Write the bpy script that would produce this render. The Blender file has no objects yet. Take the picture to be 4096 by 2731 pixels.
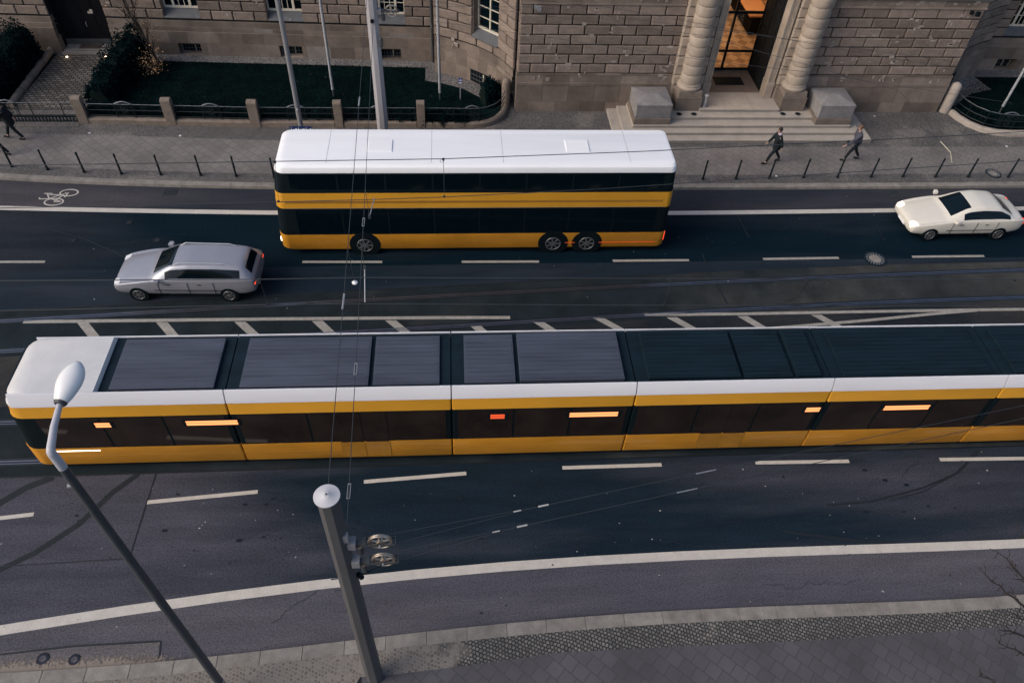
import bpy, bmesh, math, random
import numpy as np
from mathutils import Vector, Matrix
random.seed(7); rng = np.random.default_rng(7)
R = math.radians
C = bpy.context.scene.collection

# ------------------------------------------------------------------ camera
PITCH, ROLL, YAW = 0.835385931, 0.063529934, R(-6.5)
def axes():
    f = Vector((0, math.cos(PITCH), -math.sin(PITCH))); u0 = Vector((0, math.sin(PITCH), math.cos(PITCH))); r0 = Vector((1, 0, 0))
    r = math.cos(ROLL)*r0 + math.sin(ROLL)*u0; u = -math.sin(ROLL)*r0 + math.cos(ROLL)*u0
    return r, u, f
_r, _u, _f = axes()
_m = Matrix((_r, _u, -_f)).transposed().to_4x4()
cam = bpy.data.cameras.new('camera'); cam_ob = bpy.data.objects.new('camera', cam); C.objects.link(cam_ob)
cam_ob.matrix_world = Matrix.Translation((0, 0, 19.455)) @ Matrix.Rotation(YAW, 4, 'Z') @ _m
cam.sensor_width = 36; cam.lens = 3039.886/4096*36; cam.clip_start = .1; cam.clip_end = 900
bpy.context.scene.camera = cam_ob
# ------------------------------------------------------------------ world, sun, exposure
SUN_EL, SUN_AZ = R(36), R(252)          # azimuth clockwise from +Y: the light comes from the left and from behind the camera
w = bpy.data.worlds.new('World'); bpy.context.scene.world = w; w.use_nodes = True
nt = w.node_tree; bg = nt.nodes['Background']
sky = nt.nodes.new('ShaderNodeTexSky'); sky.sky_type = 'NISHITA'; sky.sun_disc = False
sky.sun_elevation = SUN_EL; sky.sun_rotation = SUN_AZ; sky.air_density = 1.0; sky.dust_density = 4.0; sky.ozone_density = 1.0
nt.links.new(sky.outputs[0], bg.inputs[0]); bg.inputs[1].default_value = 0.135
sun = bpy.data.lights.new('sun', 'SUN'); sun.energy = 1.2; sun.angle = R(40); sun.color = (1, .93, .86)
so = bpy.data.objects.new('sun', sun); C.objects.link(so)
sd = Vector((math.sin(SUN_AZ)*math.cos(SUN_EL), math.cos(SUN_AZ)*math.cos(SUN_EL), math.sin(SUN_EL)))
so.rotation_euler = (-sd).to_track_quat('-Z', 'Y').to_euler()
vs = bpy.context.scene.view_settings; vs.view_transform = 'Standard'; vs.look = 'None'; vs.exposure = 0.22; vs.gamma = 1

# ------------------------------------------------------------------ materials
MATS = {}
def mat(name, col, rough=.7, var=.18, scale=2.5, bump=0., bscale=60., island=0., metal=0., coat=0., fine=.0, fscale=120., emit=None, es=0., spec=.4, col2=None, stretch=None, trans=0., x_pale=None):
    if name in MATS: return MATS[name]
    m = bpy.data.materials.new(name); m.use_nodes = True; n = m.node_tree.nodes; l = m.node_tree.links
    b = n['Principled BSDF']
    tc = n.new('ShaderNodeTexCoord'); src = tc.outputs['Object']
    if stretch:
        mp = n.new('ShaderNodeMapping'); mp.inputs['Scale'].default_value = stretch; l.new(src, mp.inputs[0]); src2 = mp.outputs[0]
    else: src2 = src
    nz = n.new('ShaderNodeTexNoise'); nz.inputs['Scale'].default_value = scale; nz.inputs['Detail'].default_value = 6; nz.inputs['Roughness'].default_value = .62
    l.new(src2, nz.inputs['Vector'])
    rp = n.new('ShaderNodeMapRange'); rp.inputs[1].default_value = .3; rp.inputs[2].default_value = .7; rp.inputs[3].default_value = 1-var; rp.inputs[4].default_value = 1+var
    l.new(nz.outputs['Fac'], rp.inputs[0]); val = rp.outputs[0]
    if fine:
        nf = n.new('ShaderNodeTexNoise'); nf.inputs['Scale'].default_value = fscale; nf.inputs['Detail'].default_value = 3; l.new(src, nf.inputs['Vector'])
        rf = n.new('ShaderNodeMapRange'); rf.inputs[1].default_value = .3; rf.inputs[2].default_value = .7; rf.inputs[3].default_value = 1-fine; rf.inputs[4].default_value = 1+fine
        l.new(nf.outputs['Fac'], rf.inputs[0]); mu = n.new('ShaderNodeMath'); mu.operation = 'MULTIPLY'; l.new(val, mu.inputs[0]); l.new(rf.outputs[0], mu.inputs[1]); val = mu.outputs[0]
    if island:
        g = n.new('ShaderNodeNewGeometry'); ri = n.new('ShaderNodeMapRange'); ri.inputs[3].default_value = 1-island; ri.inputs[4].default_value = 1+island
        l.new(g.outputs['Random Per Island'], ri.inputs[0]); mu = n.new('ShaderNodeMath'); mu.operation = 'MULTIPLY'; l.new(val, mu.inputs[0]); l.new(ri.outputs[0], mu.inputs[1]); val = mu.outputs[0]
    base = n.new('ShaderNodeRGB'); base.outputs[0].default_value = (*col, 1); bc = base.outputs[0]
    if col2:
        mx0 = n.new('ShaderNodeMix'); mx0.data_type = 'RGBA'; n2 = n.new('ShaderNodeTexNoise'); n2.inputs['Scale'].default_value = scale*.23; n2.inputs['Detail'].default_value = 5; l.new(src2, n2.inputs['Vector'])
        r2 = n.new('ShaderNodeMapRange'); r2.inputs[1].default_value = .42; r2.inputs[2].default_value = .62; 
        fin = n2.outputs['Fac']
        if x_pale:   # paler tone towards the stretches listed as (x from, x to)
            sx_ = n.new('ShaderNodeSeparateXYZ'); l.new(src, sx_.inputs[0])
            for x0, x1, amp in x_pale:
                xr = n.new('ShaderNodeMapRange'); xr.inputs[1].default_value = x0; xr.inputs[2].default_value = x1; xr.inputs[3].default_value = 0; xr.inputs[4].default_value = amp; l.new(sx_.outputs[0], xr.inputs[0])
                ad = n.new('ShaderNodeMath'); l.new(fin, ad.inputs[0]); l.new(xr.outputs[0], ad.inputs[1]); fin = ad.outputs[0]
        if x_pale: r2.inputs[1].default_value = .50; r2.inputs[2].default_value = .86
        l.new(fin, r2.inputs[0]); l.new(r2.outputs[0], mx0.inputs[0])
        l.new(bc, mx0.inputs[6]); mx0.inputs[7].default_value = (*col2, 1); bc = mx0.outputs[2]
    vm = n.new('ShaderNodeVectorMath'); vm.operation = 'SCALE'; l.new(bc, vm.inputs[0]); l.new(val, vm.inputs['Scale'])
    l.new(vm.outputs[0], b.inputs['Base Color'])
    b.inputs['Roughness'].default_value = rough; b.inputs['Metallic'].default_value = metal; b.inputs['Specular IOR Level'].default_value = spec
    b.inputs['Coat Weight'].default_value = coat; b.inputs['Coat Roughness'].default_value = .12
    if trans: b.inputs['Transmission Weight'].default_value = trans
    if bump:
        nb = n.new('ShaderNodeTexNoise'); nb.inputs['Scale'].default_value = bscale; nb.inputs['Detail'].default_value = 4; l.new(src, nb.inputs['Vector'])
        bp = n.new('ShaderNodeBump'); bp.inputs['Strength'].default_value = bump; bp.inputs['Distance'].default_value = .03; l.new(nb.outputs['Fac'], bp.inputs['Height']); l.new(bp.outputs[0], b.inputs['Normal'])
    if emit: b.inputs['Emission Color'].default_value = (*emit, 1); b.inputs['Emission Strength'].default_value = es
    MATS[name] = m; return m

def paving_mat(name, col, joint, cell, kind='voronoi', rot=0., var=.25, jw=.06, patch=None, xramp=None):
    """stones (voronoi) or slabs (brick) with joints"""
    m = bpy.data.materials.new(name); m.use_nodes = True; n = m.node_tree.nodes; l = m.node_tree.links; b = n['Principled BSDF']
    tc = n.new('ShaderNodeTexCoord'); mp = n.new('ShaderNodeMapping'); mp.inputs['Rotation'].default_value = (0, 0, rot); l.new(tc.outputs['Object'], mp.inputs[0])
    big = n.new('ShaderNodeTexNoise'); big.inputs['Scale'].default_value = .55; big.inputs['Detail'].default_value = 6; l.new(tc.outputs['Object'], big.inputs['Vector'])
    if kind == 'sett':
        dn = n.new('ShaderNodeTexNoise'); dn.inputs['Scale'].default_value = 2.2; dn.inputs['Detail'].default_value = 4; l.new(tc.outputs['Object'], dn.inputs['Vector'])
        dm = n.new('ShaderNodeVectorMath'); dm.operation = 'MULTIPLY_ADD'; l.new(dn.outputs['Color'], dm.inputs[0]); dm.inputs[1].default_value = (.16,.16,0); l.new(mp.outputs[0], dm.inputs[2])
        mp = dm; cell = (cell, cell); kind = 'brick'
    if kind == 'voronoi':
        v = n.new('ShaderNodeTexVoronoi'); v.inputs['Scale'].default_value = 1/cell; v.inputs['Randomness'].default_value = .55; l.new(mp.outputs[0], v.inputs['Vector']); v.voronoi_dimensions = '2D'
        e = n.new('ShaderNodeTexVoronoi'); e.feature = 'DISTANCE_TO_EDGE'; e.inputs['Scale'].default_value = 1/cell; e.inputs['Randomness'].default_value = .55; l.new(mp.outputs[0], e.inputs['Vector']); e.voronoi_dimensions = '2D'
        sep = n.new('ShaderNodeSeparateColor'); l.new(v.outputs['Color'], sep.inputs[0]); rnd = sep.outputs[0]
        jr = n.new('ShaderNodeMapRange'); jr.inputs[1].default_value = jw*.5; jr.inputs[2].default_value = jw*1.6; l.new(e.outputs['Distance'], jr.inputs[0]); fac = jr.outputs[0]
    else:
        br = n.new('ShaderNodeTexBrick'); br.inputs['Scale'].default_value = 1; br.inputs['Brick Width'].default_value = cell[0]; br.inputs['Row Height'].default_value = cell[1]; br.inputs['Mortar Size'].default_value = jw; br.inputs['Mortar Smooth'].default_value = .3
        br.inputs['Color1'].default_value = (0, 0, 0, 1); br.inputs['Color2'].default_value = (1, 1, 1, 1); br.inputs['Mortar'].default_value = (.5, .5, .5, 1); l.new(mp.outputs[0], br.inputs['Vector'])
        sep = n.new('ShaderNodeSeparateColor'); l.new(br.outputs['Color'], sep.inputs[0]); rnd = sep.outputs[0]
        iv = n.new('ShaderNodeMath'); iv.operation = 'SUBTRACT'; iv.inputs[0].default_value = 1; l.new(br.outputs['Fac'], iv.inputs[1]); fac = iv.outputs[0]
    rr = n.new('ShaderNodeMapRange'); rr.inputs[3].default_value = 1-var; rr.inputs[4].default_value = 1+var; l.new(rnd, rr.inputs[0])
    br2 = n.new('ShaderNodeMapRange'); br2.inputs[1].default_value = .3; br2.inputs[2].default_value = .7; br2.inputs[3].default_value = .8; br2.inputs[4].default_value = 1.2; l.new(big.outputs['Fac'], br2.inputs[0])
    mu = n.new('ShaderNodeMath'); mu.operation = 'MULTIPLY'; l.new(rr.outputs[0], mu.inputs[0]); l.new(br2.outputs[0], mu.inputs[1])
    vm = n.new('ShaderNodeVectorMath'); vm.operation = 'SCALE'; vm.inputs[0].default_value = col; l.new(mu.outputs[0], vm.inputs['Scale'])
    jc = n.new('ShaderNodeMix'); jc.data_type = 'RGBA'; jc.inputs[6].default_value = (*joint, 1)
    if patch:   # sand washed over the joints in places
        pr = n.new('ShaderNodeMapRange'); pr.inputs[1].default_value = patch[1]; pr.inputs[2].default_value = patch[1]+.08; 
        pin = big.outputs['Fac']
        if xramp:   # more sand towards one end of the strip
            sx_ = n.new('ShaderNodeSeparateXYZ'); l.new(tc.outputs['Object'], sx_.inputs[0]); xr = n.new('ShaderNodeMapRange'); xr.inputs[1].default_value = xramp[0]; xr.inputs[2].default_value = xramp[1]; xr.inputs[3].default_value = .38; xr.inputs[4].default_value = 0; l.new(sx_.outputs[0], xr.inputs[0])
            ad = n.new('ShaderNodeMath'); l.new(pin, ad.inputs[0]); l.new(xr.outputs[0], ad.inputs[1]); pin = ad.outputs[0]
        l.new(pin, pr.inputs[0]); l.new(pr.outputs[0], jc.inputs[0])
        jc.inputs[7].default_value = (*patch[0], 1)
    else: jc.inputs[0].default_value = 0
    mx = n.new('ShaderNodeMix'); mx.data_type = 'RGBA'; l.new(fac, mx.inputs[0]); l.new(jc.outputs[2], mx.inputs[6]); l.new(vm.outputs[0], mx.inputs[7])
    sp = n.new('ShaderNodeTexNoise'); sp.inputs['Scale'].default_value = 90; sp.inputs['Detail'].default_value = 3; l.new(tc.outputs['Object'], sp.inputs['Vector'])
    sr = n.new('ShaderNodeMapRange'); sr.inputs[1].default_value = .3; sr.inputs[2].default_value = .7; sr.inputs[3].default_value = .85; sr.inputs[4].default_value = 1.15; l.new(sp.outputs['Fac'], sr.inputs[0])
    v2 = n.new('ShaderNodeVectorMath'); v2.operation = 'SCALE'; l.new(mx.outputs[2], v2.inputs[0]); l.new(sr.outputs[0], v2.inputs['Scale']); l.new(v2.outputs[0], b.inputs['Base Color'])
    b.inputs['Roughness'].default_value = .85; b.inputs['Specular IOR Level'].default_value = .25
    bp = n.new('ShaderNodeBump'); bp.inputs['Strength'].default_value = .5; bp.inputs['Distance'].default_value = .012; l.new(fac, bp.inputs['Height']); l.new(bp.outputs[0], b.inputs['Normal'])
    return m

def asphalt(name, col, col2, var=.2, streak=None, x_pale=None):
    return mat(name, col, rough=.82, var=var, scale=1.6, bump=.25, bscale=220, fine=.38, fscale=26, spec=.06, col2=col2, stretch=streak or (.22, 1.3, 1), x_pale=x_pale)

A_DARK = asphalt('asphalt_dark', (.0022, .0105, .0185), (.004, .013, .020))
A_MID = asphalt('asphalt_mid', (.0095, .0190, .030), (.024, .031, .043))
A_NEAR = asphalt('asphalt_near_lane', (.0095, .0190, .030), (.064, .065, .083), x_pale=[(-1.5,-9.0,.42),(7,17,.18)])
A_BUSL = asphalt('asphalt_bus_lane', (.0022, .0105, .0185), (.024, .028, .037), x_pale=[(-9,-17,.28)])
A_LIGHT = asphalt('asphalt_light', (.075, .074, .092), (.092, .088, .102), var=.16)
A_BIKE = asphalt('asphalt_bike', (.024, .029, .040), (.060, .058, .066), var=.16, x_pale=[(-6,-16,.3),(8,16,.12)])
A_HATCH = asphalt('asphalt_hatch', (.017, .022, .028), (.046, .045, .044), streak=(.5, .8, 1), x_pale=[(-4,-13,.3),(10,20,.16)])
TRACKBED = mat('track_bed', (.014, .021, .026), rough=.85, var=.3, scale=1.1, bump=.3, bscale=120, fine=.2, fscale=40, col2=(.050, .051, .049), spec=.08, x_pale=[(7,15,.22)])
PAINT_O = mat('worn_road_paint', (.30, .285, .26), rough=.8, var=.16, scale=4, fine=.2, fscale=30, spec=.2)
PAINT_W = mat('road_paint', (.48, .45, .41), rough=.75, var=.10, scale=3, fine=.1, fscale=35, bump=.1, bscale=150)
TYRE_MARK = mat('tyre_mark', (.006, .0105, .016), rough=.8, var=.3, scale=6)
SEAM = mat('tar_seam', (.008, .012, .016), rough=.5, var=.2)
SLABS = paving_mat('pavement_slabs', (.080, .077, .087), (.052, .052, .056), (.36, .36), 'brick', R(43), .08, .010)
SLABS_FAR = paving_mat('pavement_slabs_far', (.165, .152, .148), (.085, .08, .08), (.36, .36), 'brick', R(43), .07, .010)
SETTS = paving_mat('mosaic_setts', (.145, .135, .125), (.022, .027, .030), .092, 'sett', R(24), .32, .016, patch=((.20, .178, .155), .63), xramp=(-2.2, .9))
MOSAIC_FAR = paving_mat('mosaic_far', (.135, .125, .122), (.05, .052, .055), .085, 'sett', R(40), .3, .012, patch=((.13, .12, .11), .54))
COBBLE = paving_mat('cobble_path', (.125, .110, .100), (.020, .024, .026), (.27, .19), 'brick', R(-3), .4, .034)
PEBBLE = paving_mat('pebbles', (.20, .19, .185), (.055, .055, .06), .075, 'voronoi', 0, .5, .12)
KERB = mat('kerb_granite', (.205, .190, .172), rough=.85, var=.26, scale=3, fine=.2, fscale=60, bump=.15, island=.08)
STONE = mat('rusticated_stone', (.208, .166, .142), rough=.9, var=.20, scale=2.2, bump=.7, bscale=13, island=.24, fine=.2, fscale=38, stretch=(1, 1, 1.6), spec=.2)
STONE_D = mat('joint_stone', (.020, .022, .024), rough=.95, var=.2, spec=.1)
PLINTH = mat('plinth_stone', (.180, .146, .124), rough=.9, var=.26, scale=1.1, bump=.3, bscale=30, fine=.2, fscale=45, island=.26, spec=.2)
PATCH = mat('repair_stone', (.33, .285, .26), rough=.9, var=.1, island=.2, spec=.2)
COLUMN = mat('column_stone', (.335, .28, .232), rough=.88, var=.18, scale=1.8, bump=.25, bscale=25, island=.07, fine=.14, fscale=50, spec=.2)
STEP = mat('step_granite', (.34, .305, .27), rough=.8, var=.12, scale=2, fine=.14, fscale=70, spec=.3)
PEDESTAL = mat('pedestal_granite', (.215, .205, .205), rough=.85, var=.22, scale=2.6, fine=.18, fscale=60, col2=(.17, .165, .17))
GRANITE = mat('fence_granite', (.185, .150, .125), rough=.9, var=.2, scale=4, fine=.3, fscale=60, bump=.3)
IRON = mat('black_iron', (.003, .009, .013), rough=.5, var=.2, spec=.3)
IRON_HI = mat('highlight_iron', (.16, .17, .19), rough=.4, var=.3, scale=8, metal=.4)  # pale iron with the rails' highlight put into its colour
LEAF_D = mat('dark_leaf', (.0018, .0095, .0115), rough=.95, var=.3, island=.55, spec=.03)
LEAF_G = mat('golden_leaf', (.62, .38, .19), rough=.6, var=.2, island=.4)
GRASS = mat('grass_blade', (.0035, .013, .0115), rough=.95, var=.4, scale=.8, island=.5, spec=.03)
SOIL = mat('lawn_ground', (.0022, .0085, .0095), rough=.95, var=.5, scale=1.2, spec=.03)
BARK = mat('bark', (.040, .032, .028), rough=.9, var=.3, scale=20)
TWIG = mat('twig_bark', (.022, .018, .018), rough=.9, var=.3, scale=20)
WHITE = mat('white_enamel', (.76, .76, .77), rough=.35, var=.04, scale=1.5, coat=.3)
BUS_W = mat('roof_white', (.82, .83, .86), rough=.45, var=.045, scale=.9, coat=.1, stretch=(.3, 2, 1))
TRAM_W = mat('tram_white', (.70, .70, .745), rough=.38, var=.06, scale=.7, coat=.2, stretch=(.35, 2, 2))
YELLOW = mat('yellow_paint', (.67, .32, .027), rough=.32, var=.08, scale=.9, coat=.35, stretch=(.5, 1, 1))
YELLOW_D = mat('yellow_paint_shaded', (.54, .235, .022), rough=.34, var=.22, scale=.8, coat=.3, stretch=(.5, 1, 1))  # weaker light on the lower sides put into a darker yellow
STRIPE = mat('ochre_stripe', (.36, .17, .03), rough=.4, var=.1)
GLASS = mat('dark_glass', (.0015, .006, .0095), rough=.08, var=.2, spec=.35)
GLASS_W = mat('warm_dark_glass', (.022, .015, .012), rough=.07, var=.4, scale=.8, spec=.45)
BLACK = mat('black_rubber', (.002, .007, .010), rough=.7, var=.2, spec=.15)
ROOF_D = mat('roof_equipment', (.005, .0145, .023), spec=.15, rough=.7, var=.35, scale=1.2, stretch=(.4, 2, 1))
ROOF_M = mat('roof_panel', (.055, .064, .092), rough=.5, var=.3, scale=1.1, stretch=(.3, 2, 1))
STEEL = mat('galvanised_steel', (.34, .35, .37), rough=.45, var=.2, scale=6, metal=.5)
POLE_G = mat('grey_pole_paint', (.20, .20, .215), rough=.5, var=.1, scale=2)
POLE_L = mat('light_pole_paint', (.34, .33, .35), rough=.5, var=.1, scale=2, stretch=(1, 1, .3))
POLE_D = mat('dark_pole_paint', (.050, .056, .062), rough=.5, var=.15, scale=2)
ALU = mat('aluminium', (.62, .64, .68), rough=.35, var=.06, metal=.5)
RIM = mat('wheel_rim', (.16, .165, .175), rough=.45, var=.1, metal=.5)
WIRE = mat('wire', (.035, .042, .05), rough=.5, var=.1, metal=.3)
RAIL = mat('polished_rail', (.22, .23, .28), rough=.35, var=.2, metal=.9)
BRASS = mat('bronze_wheel', (.42, .36, .30), rough=.35, var=.25, scale=12, metal=.8)
SILVER = mat('silver_paint', (.30, .31, .36), rough=.3, var=.04, metal=.3, coat=.6)
CREAM = mat('cream_paint', (.66, .63, .56), rough=.3, var=.03, coat=.6)
RED_L = mat('red_lamp', (.5, .02, .02), rough=.2, emit=(1, .08, .03), es=1.2)
LAMP_ON = mat('lit_lamp', (.9, .8, .7), rough=.3, emit=(1, .78, .55), es=5)
LED = mat('led_matrix', (.3, .08, .02), rough=.4, emit=(1, .33, .12), es=1.5)
LED_R = mat('led_matrix_red', (.3, .05, .02), rough=.4, emit=(1, .11, .03), es=.7)
WOOD_D = mat('dark_door_wood', (.006, .0065, .009), rough=.85, spec=.08, var=.25, scale=3, stretch=(6, 6, .6))
WIN_W = mat('window_white', (.62, .57, .48), rough=.5, var=.06)
FLASH = mat('lead_flashing', (.085, .09, .10), rough=.55, var=.2, scale=3)
SKIN = mat('skin', (.40, .25, .19), rough=.6, var=.05)
CLOTH_D = mat('dark_cloth', (.004, .009, .013), rough=.9, var=.25, scale=9)
CLOTH_B = mat('blue_grey_cloth', (.060, .062, .085), rough=.9, var=.2, scale=9)
CLOTH_P = mat('pale_scarf', (.48, .42, .50), rough=.9, var=.12, scale=12)
HAIR = mat('dark_hair', (.022, .016, .014), rough=.7, var=.2, scale=20)
HAIR_B = mat('brown_hair', (.13, .075, .045), rough=.7, var=.2, scale=20)
SIGN_B = mat('blue_sign', (.03, .05, .26), rough=.4, var=.05)
RED_P = mat('red_paint', (.17, .03, .03), rough=.5, var=.1)
PAPER = mat('paper', (.75, .75, .78), rough=.9, var=.05)
WARM_WALL = mat('warm_wall', (.50, .30, .14), rough=.8, var=.1)
DESK = mat('desk_wood', (.42, .22, .10), rough=.4, var=.15, scale=3, stretch=(.3, 3, 1))
def checker_mat():
    m = bpy.data.materials.new('checker_marble'); m.use_nodes = True; n = m.node_tree.nodes; l = m.node_tree.links; b = n['Principled BSDF']
    tc = n.new('ShaderNodeTexCoord'); mp = n.new('ShaderNodeMapping'); mp.inputs['Rotation'].default_value = (0, 0, R(45)); l.new(tc.outputs['Object'], mp.inputs[0])
    ck = n.new('ShaderNodeTexChecker'); ck.inputs['Scale'].default_value = 2.2; ck.inputs[1].default_value = (.46, .33, .21, 1); ck.inputs[2].default_value = (.27, .18, .11, 1); l.new(mp.outputs[0], ck.inputs[0])
    l.new(ck.outputs[0], b.inputs['Base Color']); b.inputs['Roughness'].default_value = .28; return m
CHECK = checker_mat()

# ------------------------------------------------------------------ mesh helpers
def tag(o, label=None, cat=None, group=None, kind=None):
    if label: o['label'] = label
    if cat: o['category'] = cat
    if group: o['group'] = group
    if kind: o['kind'] = kind
    return o
def empty(name, loc, label=None, cat=None, group=None, rz=0.):
    o = bpy.data.objects.new(name, None); C.objects.link(o); o.location = loc; o.rotation_euler.z = rz; o.empty_display_size = .2
    return tag(o, label, cat, group)
def root_loc(p):
    v = Vector((0, 0, 0))
    while p is not None: v = v + p.location; p = p.parent
    return v
class MB:
    def __init__(s): s.v = []; s.f = []; s.m = []
    def add(s, vs, fs, mi=0):
        o = len(s.v); s.v += [tuple(v) for v in vs]; s.f += [tuple(i+o for i in f) for f in fs]; s.m += [mi]*len(fs); return s
    def box(s, x0, x1, y0, y1, z0, z1, mi=0):
        return s.add([(x0,y0,z0),(x1,y0,z0),(x1,y1,z0),(x0,y1,z0),(x0,y0,z1),(x1,y0,z1),(x1,y1,z1),(x0,y1,z1)],
                     [(0,3,2,1),(4,5,6,7),(0,1,5,4),(1,2,6,5),(2,3,7,6),(3,0,4,7)], mi)
    def hexa(s, p, mi=0):   # 8 points: bottom 4 ccw, top 4
        return s.add(p, [(0,3,2,1),(4,5,6,7),(0,1,5,4),(1,2,6,5),(2,3,7,6),(3,0,4,7)], mi)
    def quad(s, a, b, c, d, mi=0): return s.add([a,b,c,d], [(0,1,2,3)], mi)
    def prism(s, poly, z0, z1, mi=0):
        n = len(poly); return s.add([(x,y,z0) for x,y in poly]+[(x,y,z1) for x,y in poly],
            [tuple(range(n-1,-1,-1)), tuple(range(n,2*n))]+[(i,(i+1)%n,n+(i+1)%n,n+i) for i in range(n)], mi)
    def tube(s, pts, r, n=8, mi=0, cap=True):
        pts = [Vector(p) for p in pts]; rs = r if isinstance(r, (list, tuple)) else [r]*len(pts)
        vs = []; up = Vector((0,0,1)); prev = None
        for i, p in enumerate(pts):
            t = (pts[min(i+1,len(pts)-1)]-pts[max(i-1,0)]).normalized()
            if prev is None: a = t.cross(up if abs(t.z) < .9 else Vector((1,0,0))).normalized()
            else: a = (prev - t*prev.dot(t)).normalized()
            prev = a; b = t.cross(a)
            vs += [p+(a*math.cos(2*math.pi*k/n)+b*math.sin(2*math.pi*k/n))*rs[i] for k in range(n)]
        L = len(pts); fs = [(i*n+k, i*n+(k+1)%n, (i+1)*n+(k+1)%n, (i+1)*n+k) for i in range(L-1) for k in range(n)]
        if cap: fs += [tuple(range(n-1,-1,-1)), tuple(range((L-1)*n, L*n))]
        return s.add(vs, fs, mi)
    def lathe(s, prof, cx, cy, n=16, mi=0):   # prof: [(r,z)], axis vertical
        vs = [(cx+r*math.cos(2*math.pi*k/n), cy+r*math.sin(2*math.pi*k/n), z) for r, z in prof for k in range(n)]; L = len(prof)
        fs = [(i*n+k, i*n+(k+1)%n, (i+1)*n+(k+1)%n, (i+1)*n+k) for i in range(L-1) for k in range(n)]
        fs += [tuple(range(n-1,-1,-1)), tuple(range((L-1)*n, L*n))]
        return s.add(vs, fs, mi)
    def torus_y(s, cx, cy, cz, Rr, r, n=28, k=8, mi=0, ax='y'):
        vs = []
        for i in range(n):
            a = 2*math.pi*i/n
            for j in range(k):
                b = 2*math.pi*j/k; rr = Rr+r*math.cos(b); o = r*math.sin(b)
                vs.append((cx+rr*math.cos(a), cy+o, cz+rr*math.sin(a)) if ax == 'y' else ((cx+rr*math.cos(a), cy+rr*math.sin(a), cz+o) if ax == 'z' else (cx+o, cy+rr*math.cos(a), cz+rr*math.sin(a))))
        return s.add(vs, [(i*k+j, ((i+1)%n)*k+j, ((i+1)%n)*k+(j+1)%k, i*k+(j+1)%k) for i in range(n) for j in range(k)], mi)
    def cyl_y(s, cx, cy0, cy1, cz, r, n=20, mi=0):
        vs = [(cx+r*math.cos(2*math.pi*k/n), y, cz+r*math.sin(2*math.pi*k/n)) for y in (cy0, cy1) for k in range(n)]
        return s.add(vs, [(k,(k+1)%n,n+(k+1)%n,n+k) for k in range(n)]+[tuple(range(n-1,-1,-1)), tuple(range(n,2*n))], mi)
    def sheet(s, pts, width, z, mi=0, off=0.):  # ribbon along a polyline in plan
        L = len(pts); vs = []
        for i in range(L):
            a = Vector(pts[max(i-1,0)]); b = Vector(pts[min(i+1,L-1)]); t = (b-a).normalized(); nn = Vector((-t.y, t.x)); p = Vector(pts[i]); wd = width[i] if isinstance(width, list) else width
            vs += [(*(p+nn*(off+wd/2)), z), (*(p+nn*(off-wd/2)), z)]
        return s.add(vs, [(2*i, 2*i+1, 2*i+3, 2*i+2) for i in range(L-1)], mi)
    def between(s, A, B, z, mi=0):    # sheet between two polylines with equal counts (A lower y, B higher y)
        n = len(A); return s.add([(x,y,z) for x,y in A]+[(x,y,z) for x,y in B], [(i,i+1,n+i+1,n+i) for i in range(n-1)], mi)
    def build(s, name, mats, parent=None, smooth=False, bevel=0., local=False, subsurf=0, auto=None, solid=0.):
        if not isinstance(mats, (list, tuple)): mats = [mats]
        off = Vector((0,0,0)) if (local or parent is None) else root_loc(parent)
        me = bpy.data.meshes.new(name); me.from_pydata([tuple(Vector(v)-off) for v in s.v], [], s.f)
        for m in mats: me.materials.append(m)
        if len(mats) > 1: me.polygons.foreach_set('material_index', s.m)
        bm = bmesh.new(); bm.from_mesh(me); bmesh.ops.recalc_face_normals(bm, faces=bm.faces); bm.to_mesh(me); bm.free()
        if smooth: me.polygons.foreach_set('use_smooth', [True]*len(me.polygons))
        o = bpy.data.objects.new(name, me); C.objects.link(o)
        if parent is not None: o.parent = parent
        if auto is not None:
            me.polygons.foreach_set('use_smooth', [True]*len(me.polygons))
            me.set_sharp_from_angle(angle=R(auto))
        if bevel: md = o.modifiers.new('bevel', 'BEVEL'); md.width = bevel; md.segments = 2; md.limit_method = 'ANGLE'; md.angle_limit = R(35)
        if subsurf: md = o.modifiers.new('sub', 'SUBSURF'); md.levels = subsurf; md.render_levels = subsurf
        return o
def struct(o): o['kind'] = 'structure'; return o
def dup(root, loc, label=None, group=None, rz=None):
    r = root.copy(); C.objects.link(r); r.location = loc
    if rz is not None: r.rotation_euler.z = rz
    if label: r['label'] = label
    if group: r['group'] = group
    for ch in list(root.children):
        c = ch.copy(); C.objects.link(c); c.parent = r
        for g in list(ch.children):
            d = g.copy(); C.objects.link(d); d.parent = c
    return r
def interp(pts, x):
    return float(np.interp(x, [p[0] for p in pts], [p[1] for p in pts]))
def smooth_line(pts, n=40, x0=None, x1=None, deg=4):
    xs = np.array([p[0] for p in pts]); ys = np.array([p[1] for p in pts]); c = np.polyfit(xs, ys, deg)
    X = np.linspace(xs[0] if x0 is None else x0, xs[-1] if x1 is None else x1, n)
    Xc = np.clip(X, xs[0], xs[-1]); d = np.polyder(c)
    return [(float(a), float(np.polyval(c, b)+np.polyval(d, b)*(a-b))) for a, b in zip(X, Xc)]

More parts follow.
